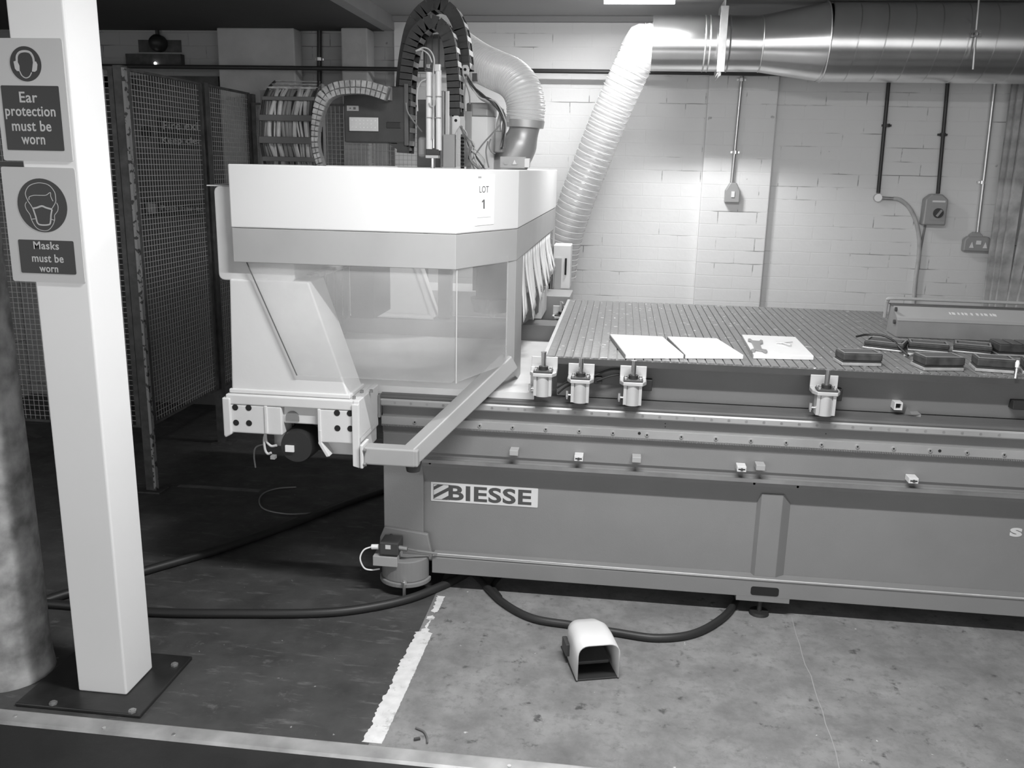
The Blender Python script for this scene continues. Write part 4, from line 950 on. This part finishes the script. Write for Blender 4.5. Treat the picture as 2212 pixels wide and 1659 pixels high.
# strip curtain
for i in range(26):
    y = 3.46+i*.052; w = .050; zl = 1.04+.02*math.sin(i*1.3)+random.uniform(-.012, .012)-(.03 if i < 4 else 0)+(.0 if i < 18 else .012)
    zt0 = HZ0-.002; bow = .012+.03*math.sin(i*.55)**2
    mb = MB(); n = 7; vs = []
    for k in range(n+1):
        t = k/n; z = zt0+(zl-zt0)*t; x = -.378-.006*(i % 2)+bow*math.sin(t*math.pi*.5)*t
        vs += [(x, y+.012*t*(1 if i % 3 else -1), z), (x+.003, y+w+.012*t*(1 if i % 3 else -1), z+(.012 if k == n else 0))]
    mb.add(vs, [(2*k, 2*k+1, 2*k+3, 2*k+2) for k in range(n)]); s_ = mb.build('curtain_strip', M['brush'], g, smooth=True)
    q = s_.modifiers.new('solid', 'SOLIDIFY'); q.thickness = .0015
# windows
YG = YB+.016
a = PY(533, 572, YG); b = PY(642, 820, YG)
zgb = PY(985, 828, YG).z
gp = MB().prism([(a.x, YG, HZ0+.02), (a.x, YG, HZ0), (b.x, YG, zgb), (-.545, YG, zgb), (-.528, YG, zgb+.012), (-.528, YG, HZ0+.02)], (0, .004, 0)).build('window', M['glass'], g, label='clear scuffed front window')
d = V((-.528+.402, 0, 0)); 
MB().prism([(-.526, YG, HZ0+.02), (-.526, YG, zgb+.003), (-.393, 3.145, zgb+.012), (-.393, 3.145, HZ0+.02)], (-.0035, .002, 0)).build('window', M['glass'], g, label='clear angled corner window')
MB().cyl((-.527, YG, zgb), (-.527, YG, HZ0), .0022, seg=10).build('window_seam', mat('pale_window_edge', .5, .3), g)  # thin mid-grey rod along the corner joint of the panes
MB().beam((a.x, YG-.001, HZ0), (b.x, YG-.001, zgb), .003, .003, (0,1,0)).build('window_trim', M['base_dark'], g)
# bumper frame
y_ = 2.875
MB().box(-.846, -.665, y_-.03, y_+.03, .587, .650).build('bumper_arm', M['band'], g, bevel=.006, bseg=3, label='grey square tube arm')
MB().beam((-.690, y_, .618), (-.385, 3.19, .905), .06, .060, (0,0,1)).build('bumper_strut', M['band'], g, bevel=.006, bseg=3, label='diagonal grey square tube')
MB().box(-.700, -.655, y_-.0295, y_+.0295, .5875, .6495).build('bumper_elbow', M['band'], g, bevel=.006)
MB().box(-.857, -.846, y_-.04, y_+.04, .575, .66).build('arm_flange', M['cast'], g, bevel=.003)
for z in (.59, .64): MB().cyl((-.846, y_-.034, z), (-.836, y_-.034, z), .007, seg=6).build('flange_bolt', M['steel_dull'], g)
MB().cyl((-.685, y_+.03, .588), (-.685, y_+.03, .555), .030, .024, 24).build('rubber_bumper', M['dark'], g, smooth=True)
# lot sticker
YK = ring[1]
ls = thing('lot_sticker', 'white paper lot sticker reading LOT 1 on the corner of the hood', 'sticker', V((-.45, 3.0, 1.38)))
du = V((-.371+.528, 3.20-YB, 0)).normalized(); nn = V((du.y, -du.x, 0))
def onch(px_, py_, off=.003):
    """point on the angled hood face"""
    d = FWD + RT*((px_-1106)/F) - UP*((py_-829.5)/F); p0 = V((-.528, YB, 0))+nn*off; o0 = V((0, 0, H))
    return o0+d*((p0-o0).dot(nn)/d.dot(nn))
P4 = [onch(x, y) for x, y in ((1026, 378), (1069, 376), (1066, 484), (1026, 488))]
MB().prism(P4, nn*.0006).build('paper', M['paper'], ls)
text('LOT', 'lettering', M['ink'], ls, onch(1046, 409, .0038), (onch(1056, 409)-onch(1036, 409)).length, .022, .004, axis_u=du)
MB().prism([onch(x, y, .0037) for x, y in ((1040.5, 435.5), (1044.5, 431), (1047, 431), (1047, 451), (1044, 451), (1044, 435.5), (1041.5, 438))], nn*.0003).build('lettering', M['ink'], ls)
MB().prism([onch(x, y, .0037) for x, y in ((1033, 381), (1040, 381), (1040, 385), (1033, 385))], nn*.0003).build('small_print', M['ink_grey'], ls)
MB().prism([onch(x, y, .0037) for x, y in ((1031, 470), (1060, 468), (1060, 469), (1031, 471))], nn*.0003).build('small_print', M['ink_grey'], ls)

# inner spindle seen through corner window
sp = MB().box(-.60, -.53, 3.62, 3.75, 1.10, 1.56).build('spindle_body', M['base_dark'], g)
MB().tube([(-.52, 3.6, 1.075), (-.52, 3.6, 1.02)], [.085, .07], 28).build('dust_skirt', M['base'], g, smooth=True)
MB().box(-.575, -.42, 3.55, 3.70, 1.075, 1.27).build('spindle_housing', M['dark'], g, bevel=.006)
# far electrical box
MB().box(-.366, -.27, 4.90, 5.05, .95, 1.19).build('rear_box', M['cover'], g, bevel=.004)
MB().box(-.300, -.290, 4.893, 4.8995, 1.03, 1.12).build('rear_box_slot', M['void'], g)
MB().box(-.355, -.318, 4.885, 4.8995, .95, 1.12).build('rear_box_panel', M['metalclad'], g)
MB().box(-.44, -.25, 4.62, 4.88, .60, .95).build('rear_side_guard', M['metalclad'], g, bevel=.003)
MB().box(-1.36, -.37, 4.31, 4.6, .876, 1.0).build('rear_carriage', M['cast'], g, bevel=.004)

# ================================================================== ROUTER HEAD (stands up through the hood)
hd_ = thing('spindle_unit', 'router spindle unit with black junction box, energy chains, cylinder and motor above the hood', 'machine head', V((-.8, 3.7, 1.57)))
def chain(pts, wr, wy, name, par, link=.026, plate=None, rung=None, n=10, yax=V((0,1,0)), outer=1):
    """energy chain: dark side plates facing the camera and pale rungs across the width"""
    sp = spline(pts, n); L_ = [0]
    for a, b in zip(sp, sp[1:]): L_.append(L_[-1]+(b-a).length)
    def pos(s):
        for i in range(1, len(L_)):
            if L_[i] >= s: t = (s-L_[i-1])/max(1e-9, L_[i]-L_[i-1]); return sp[i-1].lerp(sp[i], t), (sp[i]-sp[i-1]).normalized()
        return sp[-1], (sp[-1]-sp[-2]).normalized()
    A_ = MB(); B_ = MB(); D_ = MB(); k = int(L_[-1]/link)
    for i in range(k):
        p, t = pos((i+.5)*link); nr = t.cross(yax).normalized()
        for sg in (-1, 1): A_.obox(p+yax*(sg*(wy/2)), t*(link*.56), yax*.004, nr*(wr/2))
        if i % 2 == 0: B_.obox(p+nr*(wr/2-.002)*outer, t*(link*.40), yax*(wy/2-.004), nr*.003)
        A_.obox(p, t*(link*.5), yax*(wy/2), nr*.004)
        if i % 2: D_.obox(p-nr*(wr/2-.002)*outer, t*(link*.36), yax*(wy/2-.004), nr*.003)
    spn = []
    for i in range(0, k): p, t = pos((i+.5)*link); spn.append(p+t.cross(yax).normalized()*((wr/2-.003)*outer))
    B_.tube(spn, .0012, 6); D_.tube([q_ for q_ in spn], .0009, 6)
    o1 = A_.build(name, plate or M['chain'], par); B_.build('chain_rungs', rung or M['rung'], o1); D_.build('inner_rungs', M['metalclad'], o1); return o1
YA = 3.75
def pl(L, Y): return [PY(x, y, Y) for x, y in L]
chain(pl([(874, 225), (874, 190), (880, 130), (893, 66), (912, 32), (942, 12), (972, 22), (993, 55), (1003, 100), (1007, 152)], YA+.12), .050, .10, 'energy_chain', hd_)
chain(pl([(876, 330), (879, 260), (881, 190), (888, 125), (903, 78), (930, 53), (955, 58), (973, 90), (981, 150), (984, 210), (985, 258)], YA), .050, .09, 'energy_chain', hd_)
for (bx_, by_, Y_) in ((1005, 152, YA+.10), (985, 262, YA-.02)):
    p = PY(bx_, by_, Y_-.03)
    pts = [(p.x-.015, p.y, p.z+.012), (p.x-.008, p.y, p.z+.022), (p.x+.010, p.y, p.z+.022), (p.x+.018, p.y, p.z+.010), (p.x+.016, p.y, p.z-.018), (p.x-.004, p.y, p.z-.052), (p.x-.014, p.y, p.z-.052)]
    e_ = MB().prism(pts, (0, -.004, 0)).build('chain_end_bracket', M['alu'], hd_, bevel=.001)
    MB().cyl((p.x, p.y-.004, p.z+.003), (p.x, p.y-.0055, p.z+.003), .006, seg=12).build('pivot_hole', M['void'], e_)
# central rail / slide plates
def bx(x0, y0, x1, y1, Y, d, nm, mt, bev=.002, par=None):
    a = PY(x0, y0, Y); b = PY(x1, y1, Y); z0 = min(b.z, a.z); 
    return MB().box(a.x, b.x, Y, Y+d, z0, a.z).build(nm, mt, par or hd_, bevel=bev)
bx(912, 72, 976, 156, YA+.16, .12, 'head_cover', M['steel_dull'], .02)
for x_ in (918, 932, 946, 960): bx(x_, 74, x_+3, 150, YA+.155, .005, 'cover_fold', M['base'], 0)
bx(900, 215, 952, 362, YA+.22, .05, 'slide_plate', M['base'], .003)
bx(962, 196, 970, 360, YA-.05, .06, 'slide_rail', M['alu']); bx(953, 196, 959, 360, YA-.04, .06, 'slide_rail', M['steel_dull'])
bx(957, 290, 982, 362, YA-.06, .03, 'cream_bracket', M['band'])
bx(902, 295, 922, 340, YA-.12, .06, 'filter_bowl', M['metalclad'], .012)
bx(995, 290, 1003, 360, YA+.02, .03, 'drag_plate', M['band'])
# pneumatic cylinder
Yc = YA-.16
cy = MB().cyl(PY(927, 156, Yc), PY(927, 322, Yc), .0125, seg=20).cyl(PY(947, 152, Yc), PY(948, 325, Yc), .0115, seg=20).build('lift_cylinder', M['white'], hd_, smooth=True)
MB().cyl(PY(937, 160, Yc), PY(937, 320, Yc), .004, seg=10).build('tie_rod', M['chrome'], cy, smooth=True)
bx(921, 138, 929, 146, Yc-.01, .02, 'hex_nut', M['chrome'], .001, cy); bx(938, 138, 950, 154, Yc-.012, .024, 'end_cap', M['alu'], .002, cy)
for y_ in (208, 254): bx(920, y_-1, 952, y_+1.5, Yc-.014, .028, 'clamp_band', M['steel_dull'], 0, cy)
bx(919, 335, 946, 342, Yc-.02, .04, 'foot_bar', M['alu'], .001, cy); bx(920, 322, 948, 335, Yc-.012, .024, 'end_cap', M['dark'], .002, cy)
MB().cyl(PY(935, 342, Yc), PY(935, 366, Yc), .009, seg=14).build('rod', M['chrome'], cy, smooth=True)
for q in ([(898, 110), (915, 103), (930, 110), (938, 130), (936, 160), (936, 230), (935, 300)], [(898, 110), (912, 108), (926, 118), (933, 135)], [(902, 240), (901, 200), (908, 178), (920, 171)], [(927, 222), (930, 229), (938, 228), (939, 215), (939, 160)]):
    MB().tube(spline(pl(q, Yc-.02), 6), .0028, 8).build('air_line', M['cable_pale'], hd_, smooth=True)
# junction box with label plates
jb = bx(741, 185, 877, 310, 3.70, .12, 'junction_box', M['dark'], .006)
MB().prism([tuple(PY(x, y, 3.70)) for x, y in ((838, 310), (877, 312), (880, 325), (866, 328))], (0, .1, 0)).build('box_foot', M['dark'], jb)
a = PY(755, 253, 3.697); b = PY(818, 284, 3.697)
tp = MB().box(a.x, b.x, 3.690, 3.699, b.z, a.z).build('terminal_plate', M['alu'], jb, bevel=.001)
for i in range(7):
    for j in range(3):
        if (i, j) in ((0, 1), (6, 1)): continue
        x_ = a.x+(b.x-a.x)*(.10+.133*i); z_ = a.z+(b.z-a.z)*(.24+.25*j)
        MB().cyl((x_, 3.6905, z_), (x_, 3.687, z_), .0028, seg=8).build('stud', M['bolt'], tp)
a = PY(749, 228, 3.699); b = PY(775, 240, 3.699)
npl = MB().box(a.x, b.x, 3.697, 3.6995, b.z, a.z).build('rating_plate', M['metalclad'], jb, bevel=.001)
MB().box(a.x+.012, a.x+.018, 3.6962, 3.6969, b.z+.008, a.z-.008).box(a.x+.028, b.x-.012, 3.6962, 3.6969, b.z+.006, a.z-.006).build('plate_print', M['base_dark'], npl)
bx(834, 263, 866, 278, 3.698, .01, 'recess', M['black'], .003, jb)
bx(872, 180, 882, 315, 3.69, .13, 'box_flange', M['base_dark'], .003, jb)
bx(836, 186, 842, 216, 3.66, .05, 'chain_anchor', M['band'], .001, jb)
# horizontal dusty chain in front of box
Yh = 3.60
sp_ = spline(pl([(838, 204), (815, 196), (790, 190), (760, 189), (730, 193), (708, 204), (696, 222), (688, 250), (683, 285), (684, 320), (692, 350), (698, 372)], Yh), 10)
def links(sp, link, hw, dep, nm, par, mt):
    L_ = [0]
    for a, b in zip(sp, sp[1:]): L_.append(L_[-1]+(b-a).length)
    o_ = None; k = int(L_[-1]/link); A_ = MB(); B_ = MB()
    for i in range(k):
        s = (i+.5)*link; j = next(j for j in range(1, len(L_)) if L_[j] >= s); t = (s-L_[j-1])/(L_[j]-L_[j-1]); p = sp[j-1].lerp(sp[j], t); tg = (sp[j]-sp[j-1]).normalized()
        nr = tg.cross(V((0,1,0))).normalized(); hw_ = hw*(1 if s < .27 else max(.5, 1-(s-.27)*3.2))
        A_.obox(p+nr*(hw_*.48), tg*(link*.40), V((0, dep*.5, 0)), nr*(hw_*.40)); A_.obox(p-nr*(hw_*.48), tg*(link*.44), V((0, dep*.42, 0)), nr*(hw_*.46))
        B_.obox(p+V((0, dep*.1, 0)), tg*(link*.5), V((0, dep*.35, 0)), nr*(hw_*.9))
    o_ = A_.build(nm, mt, par, bevel=.002); B_.build('chain_core', M['base'], o_); return o_
links(sp_, .0215, .0285, .05, 'dusty_energy_chain', hd_, M['dusty'])
# big cable chain seen face on
cg = [(640, 178, 4.05), (628, 188, 3.92), (625, 213, 3.84), (622, 256, 3.80), (622, 303, 3.80), (626, 344, 3.84), (630, 372, 3.9)]
def rowpt(px_, py_, Y_): return PY(px_, py_, Y_)
bars = [(176, 4.10, 592, 690, 3), (183, 4.02, 585, 690, 4), (190, 3.94, 578, 688, 6), (213, 3.85, 568, 680, 10), (255, 3.81, 561, 676, 15), (303, 3.81, 561, 678, 17), (344, 3.85, 568, 686, 13)]
cc = None
for y_, Y_, x0, x1, h_ in bars:
    a = PY(x0, y_-h_/2, Y_); b = PY(x1, y_+h_/2, Y_)
    q = MB().box(a.x, b.x, Y_-.012, Y_+.012, b.z, a.z)
    if cc is None: cc = q.build('cable_chain', M['dusty'] if h_ < 8 else M['chain'], hd_, bevel=.001, label='wide open chain full of pale cables')
    else: q.build('chain_bar', M['dusty'] if h_ < 8 else M['base_dark'], cc, bevel=.002)
for sx0, sx1 in ((0, 1), ):
    L0 = [(b_[2]+2, b_[0], b_[1]) for b_ in bars]; L1 = [(b_[3]-2, b_[0], b_[1]) for b_ in bars]
    for LL in (L0, L1):
        MB().tube([PY(*q) for q in LL]+[PY(LL[-1][0]+8, 372, 3.9)], .006, 8).build('chain_side', M['chain'], cc)
rnd = random.Random(3)
for i in range(15):
    f0 = (i+.5)/15; r_ = rnd.choice((.004, .005, .007, .009)); pts = []
    for y_, Y_, x0, x1, h_ in bars[2:]:
        ff = f0+rnd.uniform(-.04, .04); pts.append(PY(x0+8+(x1-x0-16)*min(.97, max(.03, ff)), y_, Y_+.018))
    pts.append(PY(575+110*f0, 375, 3.92))
    MB().tube(spline(pts, 4), r_, 8).build('chain_cable', rnd.choice((M['cable_pale'], M['cable_pale'], M['cable_mid'])), cc, smooth=True)
a = PY(562, 178, 4.0)
MB().box(PY(566, 300, 3.95).x, PY(684, 300, 3.95).x, 3.95, 4.0, 1.57, PY(600, 195, 3.95).z).build('chain_back_plate', M['base_dark'], cc)
# post behind the chain
bx(683, 180, 700, 362, 4.15, .04, 'upright', M['base_dark'])
# spindle motor
Ym = 3.85
p0 = PY(1012, 252, Ym); p1 = PY(1055, 252, Ym); zt_m = PY(1035, 222, Ym).z; zm = PY(1035, 252, Ym).z
def octo(cx, cyy, hx, hy, cut, z0, z1): return MB().prism([(cx-hx, cyy-hy+cut, z0), (cx-hx+cut, cyy-hy, z0), (cx+hx-cut, cyy-hy, z0), (cx+hx, cyy-hy+cut, z0), (cx+hx, cyy+hy-cut, z0), (cx+hx-cut, cyy+hy, z0), (cx-hx+cut, cyy+hy, z0), (cx-hx, cyy+hy-cut, z0)], (0, 0, z1-z0))
cx_ = PY(1036, 300, Ym).x; hx_ = (PY(1066, 300, Ym).x-PY(1006, 300, Ym).x)/2
mt_ = octo(cx_, Ym+.05, hx_, hx_, .026, 1.567, zm).build('spindle_motor', M['white'], hd_, bevel=.002)
octo(cx_, Ym+.05, hx_+.001, hx_+.001, .026, zm+.0005, zt_m).build('motor_cap', M['metalclad'], mt_, bevel=.006)
bx(1005, 240, 1018, 360, Ym-.012, .05, 'motor_side_plate', M['metalclad'])
bx(1068, 282, 1086, 330, Ym-.05, .05, 'connector', M['metalclad'], .006)
MB().tube(spline(pl([(1078, 284), (1077, 268), (1082, 250), (1084, 235)], Ym-.03), 5), .010, 10).build('connector_lead', M['cable_pale'], hd_, smooth=True)
# cables from bracket to elbow
rnd = random.Random(9)
for i in range(9):
    j = lambda s=4: rnd.uniform(-s, s)
    q = [(1006+j(3), 160), (1018+j(), 185+j()), (1040+j(), 208+j()), (1065+j(), 222+j()), (1085+j(5), 245+j()), (1090+j(4), 275+j()), (1086+j(6), 320+j())]
    MB().tube(spline(pl(q, YA-.02+.01*i), 6), rnd.choice((.0022, .003, .004)), 8).build('loose_cable', rnd.choice((M['cable_pale'], M['cable_mid'], M['chain'])), hd_, smooth=True)
for i in range(12):
    j = lambda s=5: rnd.uniform(-s, s)
    q = [(995+j(3), 272), (1004+j(), 290+j()), (1018+j(10), 315+j()), (1030+j(18), 345+j()), (1036+j(22), 372)]
    MB().tube(spline(pl(q, YA-.12+.012*i), 5), rnd.choice((.0018, .0025, .0035)), 8).build('loose_cable', rnd.choice((M['cable_pale'], M['cable_mid'], M['chain'])), hd_, smooth=True)
for q in ([(1007, 165), (1003, 215), (1006, 260)], [(1001, 165), (1013, 200), (1015, 225)], [(1020, 345), (1040, 315), (1062, 290), (1080, 270)], [(1054, 305), (1050, 325), (1052, 345), (1056, 362)], [(1060, 300), (1056, 315), (1062, 328), (1070, 332)], [(877, 222), (880, 240), (892, 260), (912, 285)]):
    MB().tube(spline(pl(q, YA-.08), 6), .003, 8).build('loose_cable', M['cable_mid'], hd_, smooth=True)
bx(1020, 158, 1030, 175, YA, .02, 'dummy_clip', M['dark'], 0)
for k in range(9): bx(995, 296+8*k, 1001, 300+8*k, YA-.005, .02, 'perforation', M['void'], 0)
# metal elbow duct
Ye = 3.95
el = [PY(1134, 262, Ye), PY(1131, 285, Ye), PY(1122, 312, Ye), PY(1104, 345, Ye), PY(1085, 375, Ye)]
w0 = (PY(1172, 265, Ye)-PY(1096, 260, Ye)).length/2
MB().tube(spline(el, 5), lambda i, n: w0*(1-.16*math.sin(math.pi*min(1, i/(n*.45))) if i < n*.45 else 1+.25*(i/n-.45)), 28).build('elbow_duct', mat('grey_moulded_elbow', .38, .4, metal=.35), hd_, smooth=True)
# warning box
wb = bx(1080, 338, 1133, 364, 3.50, .05, 'warning_box', M['band'], .002)
bx(1133, 342, 1143, 362, 3.50, .04, 'box_cap', M['cover'], .002, wb)
p = PY(1093, 350, 3.4985); MB().cyl(p, p-V((0,.0008,0)), .0105, seg=24).build('symbol_disc', M['metalclad'], wb)
a = [PY(x, y, 3.4985) for x, y in ((1105, 356), (1118, 356), (1111.5, 342))]; MB().prism(a, (0, -.0008, 0)).build('warning_triangle', M['metalclad'], wb)
a = [PY(x, y, 3.4976) for x, y in ((1107.2, 354.8), (1115.8, 354.8), (1111.5, 345))]; MB().prism(a, (0, -.0006, 0)).build('triangle_field', M['cover'], wb)

# ribbed hose on the head
hp = [V((-1.0, 4.60, 2.30)), PY(985, 90, 4.45), PY(1020, 130, 4.25), PY(1062, 155, 4.10), PY(1105, 165, 4.0), PY(1130, 190, 3.96), PY(1137, 225, Ye), PY(1135, 258, Ye)]
hp = [PY(935, 60, 4.3), PY(985, 100, 4.2), PY(1030, 132, 4.12), PY(1070, 152, 4.05), PY(1104, 168, 4.0), PY(1127, 194, 3.96), PY(1136, 230, Ye), PY(1134, 262, Ye)]
hw_ = (PY(1177, 235, Ye)-PY(1093, 235, Ye)).length/2
o = tag(ribbed(hp, hw_-.004, .0135, .0028, 40).build('white_flexible_hose', M['hose_white'], smooth=True), 'milky white ribbed hose arching down onto the metal elbow above the hood', 'hose')
ring_ribs(hp, hw_-.001, .0135, .0016, 36).build('wire_ribs', mat('hose_wire_rib', .82, .4), o, smooth=True)
p = hp[-1]; n_ = (hp[-1]-hp[-2]).normalized()
o = thing('hose_clamp', 'steel band clamp at the bottom of the white ribbed hose', 'clamp', p)
MB().cyl(p-n_*.004, p+n_*.026, hw_+.002, hw_-.002, 32).build('band', M['alu'], o, smooth=True)
q = PY(1096, 258, Ye-.05); MB().obox(q, V((.012,0,0)), V((0,.008,0)), V((0,0,.012))).build('clamp_screw', M['steel_dull'], o)

# ================================================================== CLEAR HOSE, DUCT
YDC = 5.0
zd = PY(1800, 88, YDC).z; rS = (PY(1600, 31, YDC).z-PY(1600, 158, YDC).z)/2-.006; rL = rS*1.52
zs_ = (PY(1600, 31, YDC).z+PY(1600, 158, YDC).z)/2
zl_ = PY(1900, 178, YDC).z+rL
rL = min(rL, (ZC-.003-PY(1900, 178, YDC).z)/2) if False else rL
o = thing('extraction_duct', 'shiny galvanised round extraction duct under the ceiling, widening to the right', 'duct', V((1.3, YDC, 2.1)))
xa, xb, xc, xd = PY(1408, 95, YDC).x, PY(1640, 95, YDC).x, PY(1778, 95, YDC).x, 3.9
zc = zs_
ZTOP = ZC-.004
rbig = min((ZTOP-(PY(1900, 178, YDC).z))/2, rL); zbig = PY(1900, 178, YDC).z+rbig
rsm = rS; zsm = zc
MB().cyl((xa, YDC, zsm), (xb, YDC, zsm), rsm, seg=64).build('small_pipe', M['galv'], o, smooth=True)
MB().cyl((xb, YDC, zsm), (xc, YDC, zbig), rsm+.001, rbig, 64).build('reducer', M['galv'], o, smooth=True)
# spiral duct, seams cut in as grooves so they shade into dark lines
pts = []; rad = []; x = xc
while x < xd:
    pts += [(x, YDC, zbig), (x+.003, YDC, zbig), (x+.006, YDC, zbig)]; rad += [rbig, rbig-.006, rbig]; x += .1285
pts.append((xd, YDC, zbig)); rad.append(rbig)
def spiral():
    mb = MB(); vs = []; seg = 64; n = len(pts); sh = .04
    for (x_, y_, z_), r in zip(pts, rad):
        for k in range(seg):
            a_ = 2*math.pi*k/seg; vs.append((x_+sh*math.sin(a_)*.5, y_+r*math.cos(a_), z_+r*math.sin(a_)))
    fs = [(i*seg+k, i*seg+(k+1) % seg, (i+1)*seg+(k+1) % seg, (i+1)*seg+k) for i in range(n-1) for k in range(seg)]
    return mb.add(vs, fs)
spiral().build('spiral_pipe', M['galv'], o, smooth=True)
for px_ in (1520, 1530, 1572, 1642):
    x_ = PY(px_, 95, YDC).x; MB().tube([(x_-.004, YDC, zsm), (x_, YDC, zsm), (x_+.004, YDC, zsm)], [rsm+.0005, rsm+.003, rsm+.0005], 64, cap=False).build('seam_ring', M['galv_dull'], o, smooth=True)
x_ = xc; MB().tube([(x_-.004, YDC, zbig), (x_, YDC, zbig), (x_+.004, YDC, zbig)], [rbig, rbig+.006, rbig], 64, cap=False).build('seam_ring', M['galv_dull'], o, smooth=True)
# blast gate plate
xg = PY(1556, 95, YDC).x
MB().box(xg-.006, xg-.002, YDC-rsm-.03, YDC+rsm+.03, zsm-rsm-.035, ZC-.01).build('blast_gate_plate', M['galv_dull'], o)
MB().box(xg-.024, xg+.014, YDC-rsm-.034, YDC-rsm-.030, zsm-rsm-.018, zsm+rsm+.02).build('gate_frame', M['galv_dull'], o, bevel=.001)
MB().prism([(xg-.03, YDC-rsm-.03, zsm-rsm-.045), (xg-.014, YDC-rsm-.03, zsm-rsm-.005), (xg-.006, YDC-rsm-.03, zsm-rsm-.01)], (0, .004, 0)).build('gate_corner', M['galv_dull'], o)
# hanger rod on the duct
o = thing('threaded_hanger', 'threaded steel hanger rod in front of the wide duct', 'hanger', PY(2104, 150, YDC-rbig-.03))
a = PY(2122, -60, YDC-rbig-.02); b = PY(2102, 150, YDC-rbig-.02)
MB().cyl(V((a.x, a.y, ZC-.001)), b, .005, seg=10).build('rod', M['galv_dull'], o, smooth=True)
p = PY(2111, 68, YDC-rbig-.03); MB().obox(p, V((.016,0,0)), V((0,.012,0)), V((0,0,.005))).obox(p-V((0,0,.022)), V((.018,0,0)), V((0,.012,0)), V((0,0,.003))).cyl(p-V((0,0,.018)), p-V((0,0,.004)), .009, seg=6).build('bracket', M['steel_dull'], o)
# clear hose: from the duct end behind down to the rear of the machine
ch = [V((PY(1408, 95, YDC).x+.02, YDC, zsm)), V((PY(1408, 95, YDC).x-.06, YDC, zsm-.005)), PY(1382, 108, YDC+.02), PY(1356, 165, 5.03), PY(1318, 250, 5.06), PY(1278, 350, 5.10), PY(1243, 440, 5.14), PY(1216, 530, 5.19), PY(1206, 600, 5.21)]
rh = (PY(1318, 260, 5.0)-PY(1240+28, 240, 5.0)).length
o = tag(ribbed(ch, .098, .036, .0030, 32).build('clear_flexible_hose', M['hose_clear'], smooth=True), 'long clear ribbed hose slanting down from the duct end to behind the hood', 'hose')
ring_ribs(ch, .101, .036, .0020, 32).build('spiral_ribs', mat('pale_hose_rib', .50, .4), o, smooth=True)

# ================================================================== LIGHT
em = bpy.data.materials.new('lit_tube'); em.use_nodes = True; b_ = em.node_tree.nodes['Principled BSDF']
b_.inputs['Emission Color'].default_value = (1,1,1,1); b_.inputs['Emission Strength'].default_value = 14; b_.inputs['Base Color'].default_value = (.8,.8,.8,1)
def batten(label, x0, x1, y, z, strength_w, sz=.06):
    o = thing('fluorescent_light', label, 'ceiling light', V(((x0+x1)/2, y, z)), None)
    MB().box(x0, x1, y-.03, y+.03, z-.035, z-.001).build('housing', M['white'], o)
    MB().cyl((x0+.02, y, z-.055), (x1-.02, y, z-.055), .014, seg=16).build('tube', em, o, smooth=True)
    l = bpy.data.lights.new('tube_light', 'AREA'); l.shape = 'RECTANGLE'; l.size = x1-x0; l.size_y = sz; l.energy = strength_w
    lo = bpy.data.objects.new('tube_light', l); C.objects.link(lo); lo.location = ((x0+x1)/2, y, z-.075)
    return o, l
batten('glaring ceiling lamp left of the duct end, close to the back wall', -.16, .22, 4.66, ZC, 14.5)
batten('fluorescent batten on the ceiling over the aisle in front of the bed', -.45, .85, 1.95, ZC, 40)
w = bpy.data.worlds.new('w'); bpy.context.scene.world = w; w.use_nodes = True
w.node_tree.nodes['Background'].inputs['Color'].default_value = (1,1,1,1); w.node_tree.nodes['Background'].inputs['Strength'].default_value = .80
sc = bpy.context.scene
sc.view_settings.view_transform = 'Standard'; sc.view_settings.look = 'None'; sc.view_settings.gamma = 1; sc.view_settings.exposure = .93
sc.view_settings.use_curve_mapping = False
sc.cycles.max_bounces = 8; sc.cycles.transparent_max_bounces = 24
